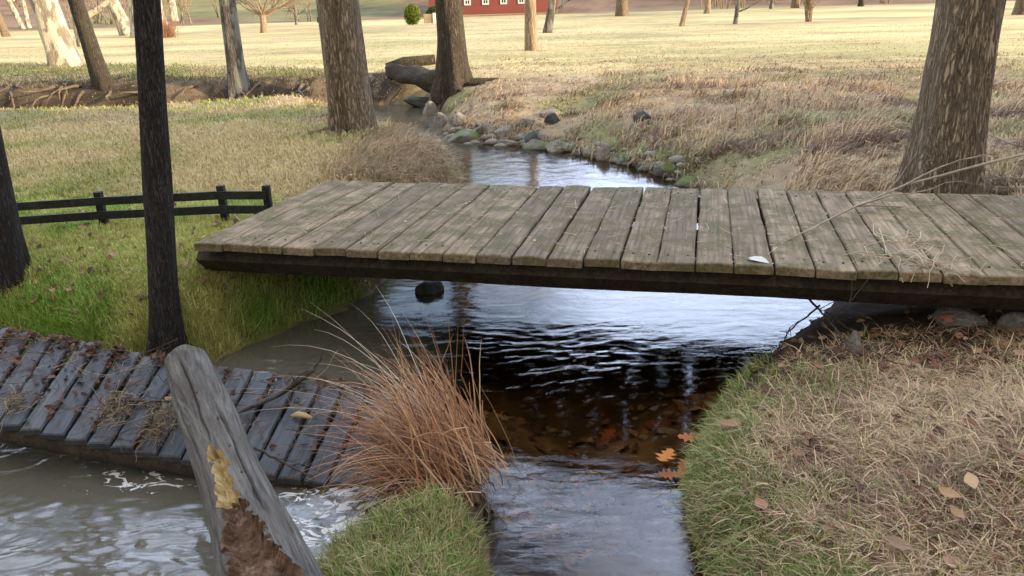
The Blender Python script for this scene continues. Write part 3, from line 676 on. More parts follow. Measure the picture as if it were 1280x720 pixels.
RK = [
 (538, 148, 18, 20, 'g', 'tall pale rock at the left end of the pool rocks, nearest the dark tree'),
 (551, 158, 19, 18, 'g', 'pale rounded rock just right of the tall pale one'),
 (575, 156, 26, 14, 'g', 'tan rock half buried in straw under the dark tree'),
 (657, 158, 19, 14, 'g', 'light slanted rock standing up in the straw of the far bank'),
 (580, 181, 46, 18, 'm', 'long mossy slab at the water edge, left of the far shore'),
 (527, 177, 28, 11, 'm', 'low bright-mossed rock where the channel enters the pool'),
 (608, 166, 20, 12, 'g', 'grey rock above the right end of the mossy slab'),
 (627, 171, 20, 11, 'g', 'small flat grey rock between slab and slanted rock'),
 (670, 178, 29, 14, 'd', 'dark rounded rock behind the mossy one at mid pool'),
 (673, 190, 40, 15, 'm', 'broad mossy rock at mid pool waterline'),
 (636, 182, 28, 8, 'g', 'low pale shelf rock at the waterline, right of the mossy slab'),
 (692, 155, 17, 13, 'd', 'dark rock in the shaded hole of the bank'),
 (703, 190, 36, 14, 'g', 'smooth pale oval rock at the waterline'),
 (722, 195, 10, 8, 'g', 'first pebble-sized pale stone right of the smooth oval rock'),
 (733, 195, 8, 7, 'g', 'second, smaller pale stone right of the smooth oval rock'),
 (755, 199, 19, 18, 'g', 'upright pale rock at the waterline, right half of the pool'),
 (767, 193, 9, 8, 'd', 'little dark stone beside the upright pale rock'),
 (781, 204, 26, 9, 'g', 'flat grey rock right of the upright pale one'),
 (808, 213, 24, 8, 'd', 'flat dark wet rock near the right end of the pool'),
 (802, 153, 22, 14, 'd', 'lone grey-black rock up in the grass of the far bank'),
 (834, 219, 26, 14, 'm', 'green mossy mound where the far bank dips to the bridge'),
 (860, 233, 26, 13, 'm', 'mossy rock right behind the back edge of the bridge'),
 (531, 132, 44, 10, 'd', 'flat dark ledge stone below the fallen log'),
 (690, 146, 26, 11, 'g', 'grey roof stone over the shaded hole of the bank'),
 (645, 195, 12, 6, 'd', 'dark stone just breaking the water of the pool'),
 (600, 186, 16, 6, 'd', 'dark wet stone in front of the mossy slab'),
 (1069, 443, 19, 30, 'g', 'upright tan stone on the near right bank in front of the bridge'),
 (1208, 406, 50, 18, 'g', 'long pale stone lying under the right end of the bridge'),
 (1275, 414, 32, 22, 'g', 'grey stone at the right edge of the photo under the bridge'),
]
for i, (px, py, w, h, k, lb) in enumerate(RK): rock(px, py, w, h, MT[{'g': 'rock_grey', 'm': 'rock_moss', 'd': 'rock_dark'}[k]], lb, 200+i)
b = B(); rs = random.Random(3)
for k in range(80):
    px = rs.uniform(530, 870); py = 176+max(0, px-640)*.19+rs.gauss(-2, 9); p = g(px, py); r0_ = rs.uniform(.02, .085)
    bm = bmesh.new(); bmesh.ops.create_icosphere(bm, subdivisions=2, radius=1)
    V_ = [Vector((v.co.x*r0_*rs.uniform(.85, 1.15)*1.3, v.co.y*r0_, v.co.z*r0_*.7))+p+Vector((0, 0, r0_*.15)) for v in bm.verts]
    b.add(V_, [tuple(v.index for v in f.verts) for f in bm.faces]); bm.free()
tag(b.build('shore_stones', MT['rock_grey']), 'scatter of small wet stones along the far shore of the pool', 'stones', kind='stuff')
p = at(537, 366, 0); r_ = rock(537, 366, 27, 20, MT['rock_dark'], 'dark rock poking out of the water under the left end of the bridge', 240); r_.location = Vector((p.x, p.y+.03, .0))

# ------------------------------------------------------------ low black rail fence on the lawn
fa = g(-60, 296, .45); fb = g(131, 283, .45); fc = g(282, 276, .45); fd_ = g(338, 276, .45)
fe = empty('rail_fence', fb, 'low black two-rail wooden fence across the lawn', 'fence')
FH = 44*depth(fb)/FPX
posts = [fa, fb, fc, fd_]
for p in posts:
    q = p-fb; b = B(); b.box((q.x-.022, q.y-.022, q.z-.1), (q.x+.022, q.y+.022, q.z+FH)); b.build('post', MT['black'], fe, smooth=False)
for a, c_ in zip(posts, posts[1:]):
    for hz in (.36, .76):
        b = B(); A = a-fb+Vector((0, -.034, FH*hz)); C2 = c_-fb+Vector((0, -.034, FH*hz)); n_ = 6
        V = []
        for k in range(n_+1):
            q = A.lerp(C2, k/n_)
            for dx, dz in ((-.010, -.026), (.010, -.026), (.010, .026), (-.010, .026)): V.append((q.x, q.y+dx, q.z+dz))
        Fq = [(0, 1, 2, 3), tuple(n_*4+k for k in (3, 2, 1, 0))]
        for k in range(n_):
            for j in range(4): Fq.append((k*4+j, (k+1)*4+j, (k+1)*4+(j+1) % 4, k*4+(j+1) % 4))
        b.add(V, Fq); b.build('rail', MT['black'], fe, smooth=False)

# ------------------------------------------------------------ barn, box and shrubs far off
MT['red'] = flat('red_barn_boards', (.235, .07, .055), .85, .3, 1.5); MT['stone'] = flat('fieldstone', (.34, .27, .17), .9, .4, 2.5)
MT['white'] = flat('white_paint', (.75, .73, .68), .6, .05, 3); MT['glass'] = flat('dark_window_glass', (.05, .06, .07), .1, .1, 3); MT['roof'] = flat('grey_metal_roof', (.14, .14, .14), .5, .2, 2)
MT['shed'] = flat('brown_shed_boards', (.16, .10, .07), .85, .3, 1)
bp = g(612, 19, .8); s_ = depth(bp)/FPX
bn_ = empty('barn', bp, 'long red wooden barn with white-framed windows and fieldstone footing beyond the meadow', 'barn')
Wd = 160*s_; x0, x1 = -.47*Wd, .53*Wd; DP = 8.; WH = 4.2; RH = 3.2
b = B(); b.box((x0, 0, .12), (x1, DP, WH)); b.add([(x0, 0, WH), (x0, DP, WH), (x0, DP/2, WH+RH)], [(0, 2, 1)]); b.add([(x1, 0, WH), (x1, DP, WH), (x1, DP/2, WH+RH)], [(0, 1, 2)])
b.build('wall', MT['red'], bn_, False)
b = B(); b.box((x0-.08, -.08, -.6), (x1+.08, DP+.08, .12)); b.build('footing', MT['stone'], bn_, False)
b = B(); e_ = .5
b.add([(x0-e_, -e_, WH-.35), (x1+e_, -e_, WH-.35), (x1+e_, DP/2, WH+RH+.12), (x0-e_, DP/2, WH+RH+.12), (x0-e_, DP+e_, WH-.35), (x1+e_, DP+e_, WH-.35),
       (x0-e_, -e_, WH-.2), (x1+e_, -e_, WH-.2), (x1+e_, DP/2, WH+RH+.3), (x0-e_, DP/2, WH+RH+.3), (x0-e_, DP+e_, WH-.2), (x1+e_, DP+e_, WH-.2)],
      [(0, 3, 2, 1), (3, 4, 5, 2), (6, 7, 8, 9), (9, 8, 11, 10), (0, 1, 7, 6), (4, 10, 11, 5), (0, 6, 9, 3), (3, 9, 10, 4), (1, 2, 8, 7), (2, 5, 11, 8)]); b.build('roof', MT['roof'], bn_, False)
for wpx in (585, 607.5, 630, 652, 562):
    cx = (wpx-612)*s_; z0 = 13.5*s_; fw_ = 4.2*s_; hh = 9*s_
    f = B(); 
    for lo, hi in (((cx-fw_, -.07, z0-.1), (cx-fw_+.16, -.003, z0+hh)), ((cx+fw_-.16, -.07, z0-.1), (cx+fw_, -.003, z0+hh)), ((cx-fw_+.16, -.07, z0+hh-.16), (cx+fw_-.16, -.003, z0+hh)), ((cx-fw_+.16, -.07, z0-.1), (cx+fw_-.16, -.003, z0+.06)), ((cx-.04, -.06, z0+.06), (cx+.04, -.003, z0+hh-.16)), ((cx-fw_+.16, -.055, z0+hh*.5), (cx-.04, -.003, z0+hh*.5+.07)), ((cx+.04, -.055, z0+hh*.5), (cx+fw_-.16, -.003, z0+hh*.5+.07))): f.box(lo, hi)
    fo_ = f.build('window', MT['white'], bn_, False)
    f = B(); f.box((cx-fw_+.16, -.03, z0+.06), (cx+fw_-.16, -.004, z0+hh-.16)); f.build('pane', MT['glass'], fo_, False)
bx = g(538, 29, .7); s_ = depth(bx)/FPX
ub = empty('well_house', bx, 'squat stone block with a white end panel beside the round shrubs', 'outbuilding')
b = B(); b.box((-8*s_, 0, -.3), (3.5*s_, 8*s_, 11*s_)); b.build('stone_body', MT['stone'], ub, False)
b = B(); b.box((3.5*s_+.003, -.05, -.3), (7*s_, 8*s_+.05, 12*s_)); b.build('white_panel', MT['white'], ub, False)

# ------------------------------------------------------------ blades (grass, straw) as ribbons
def blades(name, P, az, L, l1, l2, Wd, C, mat=None, fl=.5):
    n = len(P); 
    if n == 0: return None
    hx, hy = np.cos(az), np.sin(az)
    def stp(P, l, d): return P+np.stack([hx*np.sin(l)*d, hy*np.sin(l)*d, np.cos(l)*d], -1)
    c1 = stp(P, l1, L*fl); c2 = stp(c1, l2, L*(1-fl)); s = np.stack([-hy, hx, RNG.uniform(-.3, .3, n)], -1)*Wd[:, None]*.5
    V = np.stack([P-s, P+s, c1-s*.85, c1+s*.85, c2], 1).reshape(-1, 3)
    base = np.arange(n)*5
    Lp = np.stack([base, base+1, base+3, base+2, base+2, base+3, base+4], -1).ravel()
    me = bpy.data.meshes.new(name); me.vertices.add(n*5); me.vertices.foreach_set('co', V.astype('f').ravel())
    me.loops.add(n*7); me.loops.foreach_set('vertex_index', Lp.astype('i')); me.polygons.add(n*2)
    st = np.stack([np.arange(n)*7, np.arange(n)*7+4], -1).ravel(); me.polygons.foreach_set('loop_start', st.astype('i'))
    me.update(calc_edges=True)
    ca = me.color_attributes.new('Col', 'FLOAT_COLOR', 'POINT'); c4 = np.ones((n, 5, 4), 'f'); c4[:, :, :3] = C[:, None, :]; ca.data.foreach_set('color', c4.ravel())
    me.materials.append(mat or MT['blade']); o = bpy.data.objects.new(name, me); COL.objects.link(o); return o
def sample_px(n, poly=None, x0=-120, x1=1400, y0=40, y1=760, z=.42):
    """random ground points, denser near the viewer; returns world x,y and the pixel of each"""
    px = RNG.uniform(x0, x1, n); py = RNG.uniform(y0, y1, n)
    if poly is not None:
        k = poly_sd(poly, px, py) < 0; px, py = px[k], py[k]
    a = (px-640)/FPX; b = (360-py)/FPX
    dx = fw.x+a*RV.x+b*UV.x; dy = fw.y+a*RV.y+b*UV.y; dz = fw.z+a*RV.z+b*UV.z; t = (z-CAMZ)/dz
    return dx*t, dy*t
def place(x, y, lo=.0):
    sd = water_sd(x, y); k = sd > lo; x, y, sd = x[k], y[k], sd[k]
    z = terrain(x, y, True, sd); return x, y, z, sd
def jit(C, a=.25): n = len(C); return np.clip(C*(RNG.uniform(1-a, 1+a, n)[:, None])*(1+RNG.uniform(-.06, .06, (n, 3))), 0, 1)
TAU = 2*math.pi
BAD = []
# 1 near right bank ---------------------------------------------------
poly = [(820, 800), (838, 600), (880, 470), (1000, 400), (1060, 385), (1720, 380), (1720, 800)]
x, y = sample_px(215000, poly, 820, 1720, 380, 800, .38); x, y, z, sd = place(x, y, .005)
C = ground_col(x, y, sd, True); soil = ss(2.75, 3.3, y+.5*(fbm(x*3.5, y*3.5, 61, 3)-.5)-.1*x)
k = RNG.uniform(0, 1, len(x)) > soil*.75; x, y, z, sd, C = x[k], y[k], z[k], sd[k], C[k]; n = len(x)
gr = (RNG.uniform(0, 1, n) < ss(.60, .04, sd+1.1*(fbm(x*3, y*3, 61, 3)-.5))*.66+.045)
C = np.where(gr[:, None], mixc(C_(.17, .235, .06), C_(.33, .33, .12), RNG.uniform(0, 1, n))*RNG.uniform(.6, 1.4, n)[:, None], mixc(C_(.58, .43, .25), C_(.36, .23, .125), RNG.uniform(0, 1, n)**2)*RNG.uniform(.65, 1.25, n)[:, None])
cl = ss(.50, .64, fbm(x*5, y*5, 63, 3)); C = np.where((RNG.uniform(0, 1, n) < .08+.55*cl)[:, None] & ~gr[:, None], C_(.24, .145, .09)*RNG.uniform(.6, 1.3, n)[:, None], C)
az = RNG.uniform(0, TAU, n)+0*x; L = np.where(gr, RNG.uniform(.025, .075, n), RNG.uniform(.02, .055, n)+.10*RNG.uniform(0, 1, n)**4); l1 = np.where(gr, RNG.uniform(.1, 1.1, n), RNG.uniform(.8, 1.55, n)); l2 = l1+RNG.uniform(.1, .9, n)
o = blades('bank_grass', np.stack([x, y, z-.004], -1), az, L, l1, np.minimum(l2, 1.75), np.where(gr, .0034, RNG.uniform(.0022, .005, n)), np.clip(C, 0, 1)); tag(o, 'matted straw and green grass covering the near right bank', 'grass', kind='stuff')
# overhanging green lip along the water
x, y = sample_px(26000, [(800, 800), (830, 600), (860, 470), (960, 400), (1010, 420), (960, 520), (950, 800)], 800, 1010, 400, 800, .3); x, y, z, sd = place(x, y, .0)
k = sd < .13; x, y, z, sd = x[k], y[k], z[k], sd[k]; n = len(x)
az = np.pi+RNG.uniform(-1.6, 1.6, n); L = RNG.uniform(.02, .06, n)+.07*RNG.uniform(0, 1, n)**3; l1 = RNG.uniform(.2, 1.3, n)
C = mixc(C_(.17, .245, .055), C_(.42, .36, .16), RNG.uniform(0, 1, n)**1.6)*RNG.uniform(.55, 1.35, n)[:, None]
o = blades('overhanging_grass', np.stack([x, y, z], -1), az, L, l1, l1+RNG.uniform(.4, 1.2, n), RNG.uniform(.003, .005, n), C); tag(o, 'green grass fringe hanging over the water along the near right bank', 'grass', kind='stuff')
# 2 far bank rough grass ----------------------------------------------
x, y = sample_px(230000, [(380, 85), (1400, 70), (1400, 300), (860, 245), (560, 200), (460, 190), (380, 150)], 380, 1400, 60, 300, .5); x, y, z, sd = place(x, y, .02)
n = len(x); n1 = fbm(x*.9, y*.9, 51, 4); n2 = fbm(x*3.5, y*3.5, 61, 3); tuft = fbm(x*2.6, y*2.6, 66, 3)
C = mixc(C_(.45, .33, .19), C_(.56, .41, .24), RNG.uniform(0, 1, n)); C = mixc(C, C_(.24, .26, .10), np.clip(ss(.50, .66, n1)*.7+ss(.5, .1, sd)*.5, 0, 1)*(RNG.uniform(0, 1, n) < .7)); C = mixc(C, C_(.21, .125, .08), (RNG.uniform(0, 1, n) < .10+.7*ss(.52, .66, fbm(x*1.7, y*2.4, 58, 4)))*1.)
az = RNG.uniform(0, TAU, n)*.35-2.2+2.5*fbm(x*1.1, y*1.1, 33, 2); L = (.06+.17*ss(.38, .68, tuft))*RNG.uniform(.5, 1.3, n)*(1-.6*ss(12, 15.5, y)); l1 = RNG.uniform(.3, 1.35, n); l2 = l1+RNG.uniform(.4, 1.4, n)
k = RNG.uniform(0, 1, n) < .6+.4*ss(.35, .55, tuft)
o = blades('rough_bank_grass', np.stack([x, y, z-.01], -1)[k], az[k], L[k], l1[k], l2[k], (.0035+.0009*y)[k]*RNG.uniform(.6, 1.3, k.sum()), jit(C[k], .3)); tag(o, 'tangled dry tan grass with olive patches covering the far bank', 'grass', kind='stuff')
x, y = sample_px(70000, [(-120, 78), (420, 84), (480, 95), (520, 130), (-120, 130)], -120, 520, 76, 130, .66); x, y, z, sd = place(x, y, .03); n = len(x); n2 = fbm(x*3.5, y*3.5, 61, 3)
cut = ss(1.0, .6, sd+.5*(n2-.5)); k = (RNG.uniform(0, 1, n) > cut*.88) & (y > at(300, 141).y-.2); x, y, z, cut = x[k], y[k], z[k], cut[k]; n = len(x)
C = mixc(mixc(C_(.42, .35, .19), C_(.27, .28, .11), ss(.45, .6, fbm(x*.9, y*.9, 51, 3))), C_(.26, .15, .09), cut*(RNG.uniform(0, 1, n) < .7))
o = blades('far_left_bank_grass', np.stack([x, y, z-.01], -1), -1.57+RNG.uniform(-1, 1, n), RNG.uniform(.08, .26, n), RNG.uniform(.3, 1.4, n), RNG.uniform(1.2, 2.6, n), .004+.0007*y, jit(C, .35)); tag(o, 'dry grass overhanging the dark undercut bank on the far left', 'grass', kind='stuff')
x, y = sample_px(60000, [(540, 165), (640, 172), (720, 180), (800, 195), (880, 228), (880, 245), (800, 225), (700, 200), (560, 192), (530, 175)], 520, 890, 160, 250, .1); x, y, z, sd = place(x, y, .02)
k = (sd < .75) & (fbm(x*2.3, y*2.3, 88, 3) > .46); x, y, z, sd = x[k], y[k], z[k], sd[k]; n = len(x)
C = mixc(C_(.42, .33, .20), C_(.20, .23, .07), (fbm(x*1.4, y*1.4, 89, 2) > .52)*.8)
o = blades('shore_tufts', np.stack([x, y, z-.01], -1), -1.7+RNG.uniform(-1.1, 1.1, n), RNG.uniform(.08, .30, n), RNG.uniform(.2, 1.2, n), RNG.uniform(1.3, 2.7, n), .011, jit(C, .4)) if False else blades('shore_tufts', np.stack([x, y, z-.01], -1), -1.7+RNG.uniform(-1.1, 1.1, n), RNG.uniform(.08, .30, n), RNG.uniform(.2, 1.2, n), RNG.uniform(1.3, 2.7, n), np.full(n, .011), jit(C, .4)); tag(o, 'dry and mossy tufts hanging between the rocks of the far shore', 'grass', kind='stuff')
# 3 mown meadow -------------------------------------------------------
x, y = sample_px(70000, None, -120, 1400, 30, 100, .64); k = (y > 13) & (y < 42); x, y = x[k], y[k]; x, y, z, sd = place(x, y, .02); n = len(x)
C = ground_col(x, y, sd, True)
o = blades('meadow_grass', np.stack([x, y, z-.01], -1), RNG.uniform(0, TAU, n), RNG.uniform(.02, .06, n), RNG.uniform(.3, 1.2, n), RNG.uniform(.8, 1.6, n), .004+.0007*y, jit(C, .25)); tag(o, 'short dry yellow grass of the meadow beyond the stream', 'grass', kind='stuff')
# 4 strip of grass left of the pool ----------------------------------
x, y = sample_px(85000, [(-120, 104), (430, 104), (540, 150), (580, 180), (600, 240), (560, 300), (-120, 300)], -120, 600, 104, 300, .46); x, y, z, sd = place(x, y, .01)
ld = poly_sd(LAWN, x, y); k = (ld > -.1) & (y < at(300, 146).y+.2); x, y, z, sd = x[k], y[k], z[k], sd[k]; n = len(x)
mound = ss(-1.9, -1.2, x)*ss(6.0, 6.8, y); n1 = fbm(x*.9, y*.9, 51, 4)
C = mixc(mixc(C_(.52, .41, .20), C_(.33, .32, .10), ss(.44, .68, n1)), C_(.42, .32, .20), mound)
az = np.where(mound > .5, RNG.uniform(-1.5, .6, n), RNG.uniform(0, TAU, n)); L = RNG.uniform(.04, .10, n)+mound*RNG.uniform(.04, .2, n); l1 = RNG.uniform(.1, .9, n); l2 = l1+RNG.uniform(.3, 1.2, n)
o = blades('strip_grass', np.stack([x, y, z-.006], -1), az, L, l1, l2, (.003+.0009*y)*RNG.uniform(.7, 1.2, n), jit(C, .3)); tag(o, 'yellow-green grass strip and straw mound left of the pool', 'grass', kind='stuff')
# 5 lush lawn ---------------------------------------------------------
x, y = sample_px(210000, [(-150, 246), (330, 246), (450, 295), (500, 345), (490, 400), (250, 485), (-150, 470)], -150, 500, 246, 485, .42); x, y, z, sd = place(x, y, .0)
n = len(x); n1 = fbm(x*.9, y*.9, 51, 4); n2 = fbm(x*3.5, y*3.5, 61, 3)
C = mixc(C_(.22, .36, .05), C_(.52, .48, .16), np.clip(ss(.40, .62, n1*.5+n2*.5)*.75+.9*(RNG.uniform(0, 1, n) < .16), 0, 1))
o = blades('lawn_grass', np.stack([x, y, z-.004], -1), RNG.uniform(0, TAU, n), RNG.uniform(.02, .05, n)*(.6+1.3*fbm(x*6, y*6, 77, 3))*(1+1.2*ss(.25, .03, sd)), RNG.uniform(.05, 1.0, n), RNG.uniform(.3, 1.4, n), (.0022+.0006*y)*RNG.uniform(.7, 1.2, n), jit(C, .3)); tag(o, 'lush green lawn with yellow flecks between the fence and the collapsed deck', 'grass', kind='stuff')
# 6 the spit at the foot of the tussock ------------------------------
x, y = sample_px(26000, [(350, 800), (370, 690), (480, 655), (560, 640), (600, 650), (620, 800)], 350, 630, 480, 800, .12); x, y, z, sd = place(x, y, .0)
n = len(x); C = mixc(C_(.20, .26, .06), C_(.42, .34, .17), (RNG.uniform(0, 1, n) < .45)*1.)
o = blades('spit_grass', np.stack([x, y, z-.004], -1), RNG.uniform(0, TAU, n), RNG.uniform(.03, .11, n), RNG.uniform(.1, .9, n), RNG.uniform(.5, 1.6, n), RNG.uniform(.002, .0042, n), jit(C, .35)); tag(o, 'short green and straw grass on the muddy spit below the tussock', 'grass', kind='stuff')

# ------------------------------------------------------------ curved ribbons for the tussock
def arcs(name, specs, mat):
    b = B()
    for (p, az, el, L, w, droop, c) in specs:
        n = 9; d = Vector((math.cos(az)*math.cos(el), math.sin(az)*math.cos(el), math.sin(el))); q = Vector(p); pts = [q.copy()]; kk = random.randint(4, 8) if random.random() < .35 else -1
        for k in range(n):
            if k == kk and droop > .9: d = (d+Vector((random.uniform(-.8, .8), random.uniform(-.8, .8), random.uniform(-1.2, .1)))).normalized()
            d = (d+Vector((0, 0, -droop/n))+Vector((random.uniform(-.05, .05), random.uniform(-.05, .05), 0))).normalized(); q = q+d*L/n; pts.append(q.copy())
        V = []; sd_ = Vector((-math.sin(az), math.cos(az), random.uniform(-.5, .5))).normalized()
        for k, q in enumerate(pts):
            ww = w*(1-(k/n)**1.6)*.5+.0003; V += [q-sd_*ww, q+sd_*ww]
        b.add(V, [(2*k, 2*k+1, 2*k+3, 2*k+2) for k in range(n)], c)
    return b
rr = random
tc_ = at(564, 578, .13)
sp_ = []
for k in range(1150):
    bx_ = tc_+Vector((rr.gauss(0, .08), rr.gauss(0, .12), rr.uniform(-.05, .03)))
    az = rr.gauss(2.75, .5); el = rr.uniform(.4, 1.4)
    c = random.choice([(.36, .18, .075), (.28, .12, .05), (.38, .20, .10), (.46, .30, .16), (.20, .08, .04)]); f = rr.uniform(.7, 1.3)
    sp_.append((bx_, az, el, rr.uniform(.18, .60), rr.uniform(.003, .0068), rr.uniform(.5, 2.2), tuple(min(1, v*f) for v in c)))
for k in range(95):   # low pale blades spilling over the deck towards the left
    bx_ = tc_+Vector((rr.gauss(-.02, .06), rr.gauss(-.05, .10), rr.uniform(-.02, .06)))
    sp_.append((bx_, rr.gauss(3.2, .35), rr.uniform(.1, .8), rr.uniform(.3, .62), rr.uniform(.003, .005), rr.uniform(.9, 2.0), random.choice([(.50, .36, .20), (.42, .26, .13), (.58, .46, .30)])))
for k in range(16):    # long wispy stalks
    sp_.append((tc_+Vector((rr.gauss(0, .05), rr.gauss(.05, .08), 0)), rr.gauss(2.55, .25), rr.uniform(.55, 1.0), rr.uniform(.75, 1.05), .0028, rr.uniform(.8, 1.5), (.55, .46, .32)))
o = arcs('tussock', sp_, None).build('dry_grass_tussock', MT['blade'], None, False); tag(o, 'big rust-brown dry grass tussock arching over the right end of the collapsed deck', 'grass tussock')
b = B(); off_ = rr.uniform(0, 9)
bm = bmesh.new(); bmesh.ops.create_icosphere(bm, subdivisions=5, radius=1)
b.add([Vector((v.co.x*.13, v.co.y*.19, v.co.z*.11))*(1+.7*(float(fbm(v.co.x*3+off_, v.co.y*3+v.co.z*2, 9, 4))-.5)) for v in bm.verts], [tuple(v.index for v in f.verts) for f in bm.faces]); bm.free()
tag(b.build('mud_clod', MT['rot'], None, True, tc_+Vector((-.02, -.04, -.05))), 'dark eroded clod of mud and roots carrying the dry grass tussock', 'mud clod')
# mound of roots and mud under the tussock
b = B(); 
for k in range(110):
    a = rr.uniform(0, TAU); p = tc_+Vector((rr.gauss(-.02, .07), rr.gauss(-.08, .09), .03))
    P_, _ = branch_path(p, Vector((math.cos(a), math.sin(a), -.5)), rr.uniform(.08, .2), 5, random, .4, -.25); b.tube(P_, [.004*(1-k2/7) for k2 in range(6)], 5)
tag(b.build('exposed_roots', MT['root']), 'tangle of exposed roots under the dry grass tussock', 'roots')

# ------------------------------------------------------------ leaves and litter
def leaf(b, p, n_, size, ang, c, lobes=True, curl=.25):
    n_ = n_.normalized(); a = n_.orthogonal().normalized(); a = (Matrix.Rotation(ang, 3, n_) @ a); t = n_.cross(a)
    if lobes:
        prof = [(0, .05), (.12, .28), (.22, .12), (.38, .46), (.5, .16), (.66, .40), (.76, .14), (.9, .2), (1, 0)]
    else: prof = [(0, .03), (.25, .24), (.5, .32), (.75, .22), (1, 0)]
    V = []; cu = random.uniform(-curl, curl); cu2 = random.uniform(0, curl)
    for (u, v) in prof:
        z0 = cu*(u-.5)**2*2; mid = p+a*(u-.5)*size+n_*(z0*size)
        V += [mid-t*v*size+n_*(cu2*v*size), mid, mid+t*v*size*random.uniform(.8, 1.1)+n_*(cu2*v*size)]
    F_ = []
    for k in range(len(prof)-1):
        F_ += [(3*k, 3*k+1, 3*k+4, 3*k+3), (3*k+1, 3*k+2, 3*k+5, 3*k+4)]
    b.add(V, F_, c)
BR = [(.20, .085, .045), (.13, .06, .035), (.28, .15, .08), (.09, .045, .03), (.36, .23, .14)]
Zup = Vector((0, 0, 1))
b = B()
for k in range(420):
    p = at(random.uniform(480, 920), random.uniform(345, 715), -.2); d_ = _bil(SD, p.x, p.y)
    if d_ > -.04: continue
    leaf(b, Vector((p.x, p.y, T(p.x, p.y)+.015)), Vector((random.uniform(-.4, .4), random.uniform(-.4, .4), 1)), random.uniform(.03, .09), random.uniform(0, 6), random.choice(BR+[(.40, .28, .14)]), random.random() < .5, .4)
tag(b.build('sunken_leaves', MT['leaf'], None, False), 'brown leaves lying on the stream bed under clear brown water', 'leaf litter', kind='stuff')
b = B(); rs = random.Random(8)
for k in range(320):
    p = at(rs.uniform(480, 920), rs.uniform(345, 715), -.2); d_ = _bil(SD, p.x, p.y)
    if d_ > -.04: continue
    r0_ = rs.uniform(.008, .03); bm = bmesh.new(); bmesh.ops.create_icosphere(bm, subdivisions=2, radius=1); z_ = T(p.x, p.y)
    b.add([Vector((v.co.x*r0_*1.3+p.x, v.co.y*r0_+p.y, v.co.z*r0_*.6+z_)) for v in bm.verts], [tuple(v.index for v in f.verts) for f in bm.faces]); bm.free()
tag(b.build('bed_pebbles', MT['rock_grey']), 'small pebbles on the stream bed below the bridge', 'pebbles', kind='stuff')
# individual leaves
def one_leaf(px, py, z, szpx, c, label, lobes=True, grp='single fallen leaves', n_=None, ang=None):
    p = at(px, py, z) if z is not None else g(px, py)+Vector((0, 0, .05)); s_ = depth(p)/FPX
    b = B(); q = Vector((0, 0, 0)); leaf(b, q, n_ or Vector((random.uniform(-.25, .25), random.uniform(-.4, 0), 1)), szpx*s_, ang if ang is not None else random.uniform(0, 6), c, lobes)
    o = b.build('fallen_leaf', MT['leaf'], None, False, p); tag(o, label, 'leaf', grp); return o
OR = (.55, .20, .05)
one_leaf(833, 569, .012, 30, OR, 'bright orange lobed leaf floating leftmost by the near bank')
one_leaf(861, 547, .03, 28, (.42, .15, .06), 'red-brown leaf floating highest up against the near bank')
one_leaf(856, 580, .015, 24, (.36, .12, .05), 'rust leaf floating just right of the bright orange one')
one_leaf(834, 594, .006, 24, (.30, .12, .05), 'dull brown leaf half under water below the bright orange one')
one_leaf(855, 594, .012, 28, (.40, .14, .05), 'red leaf floating in the middle of the leaf cluster by the bank')
one_leaf(862, 609, .010, 22, (.46, .17, .06), 'lowest orange leaf of the cluster floating by the bank')
one_leaf(760, 543, -.05, 24, (.34, .09, .04), 'dim red leaf lying under water in mid stream')
one_leaf(1211, 620, None, 28, (.46, .31, .17), 'pale tan leaf lying on the straw right of centre', False)
one_leaf(1184, 637, None, 30, (.34, .19, .09), 'brown leaf lying left below the pale tan leaf', False)
one_leaf(1193, 661, None, 24, (.30, .18, .09), 'small brown leaf lowest on the near right bank', False)
one_leaf(1118, 700, None, 34, (.24, .155, .09), 'grey-brown leaf near the bottom edge on the right bank', False)
one_leaf(912, 545, None, 28, (.30, .16, .08), 'brown curled leaf at the green lip of the bank', False)
one_leaf(950, 648, None, 26, (.34, .17, .09), 'rust leaf in the grass by the waterline', False)
one_leaf(947, 325, DECKZ+.006, 34, (.62, .60, .52), 'round whitish fallen leaf at the front edge of the bridge', False, n_=Vector((0, 0, 1)))
one_leaf(1180, 407, None, 30, (.36, .17, .10), 'russet leaf on the bare soil under the right end of the bridge')
# litter
b = B()
for k in range(1300):
    px = random.uniform(880, 1330); py = random.uniform(390, 720)
    if random.random() > (.25+.75*(py < 470)): continue
    p = g(px, py); sd_ = _bil(SD, p.x, p.y)
    if sd_ < .05: continue
    leaf(b, p+Vector((0, 0, random.uniform(.005, .03))), Vector((random.uniform(-.6, .6), random.uniform(-.6, .6), 1)), random.uniform(.025, .06), random.uniform(0, 6), random.choice(BR), random.random() < .4, .5)
tag(b.build('leaf_litter', MT['leaf'], None, False), 'small brown dead leaves strewn over the near right bank and soil', 'leaf litter', kind='stuff')
b = B()
for k in range(1500):
    s = random.uniform(0, cum[-1]*.9); f = 1-abs(random.gauss(0, .09)) if random.random() < .66 else random.random()
    if random.random() < .5:   # caught in the gaps
        s = (int(s/PWD))*PWD+random.gauss(0, .008)
    if s > cum[-1]*.55 and random.random() < .6: continue
    if vn(s*9, f*7, 5) < .36: continue
    p, n_ = deck_pt(max(s, .06), f, random.uniform(.004, .022))
    leaf(b, p, n_+Vector((random.uniform(-.7, .7), random.uniform(-.7, .7), 0)), random.uniform(.014, .040), random.uniform(0, 6), random.choice([BR[1], BR[3], BR[3], (.06, .03, .02), (.045, .025, .015), (.16, .08, .045)]), random.random() < .4, .5)
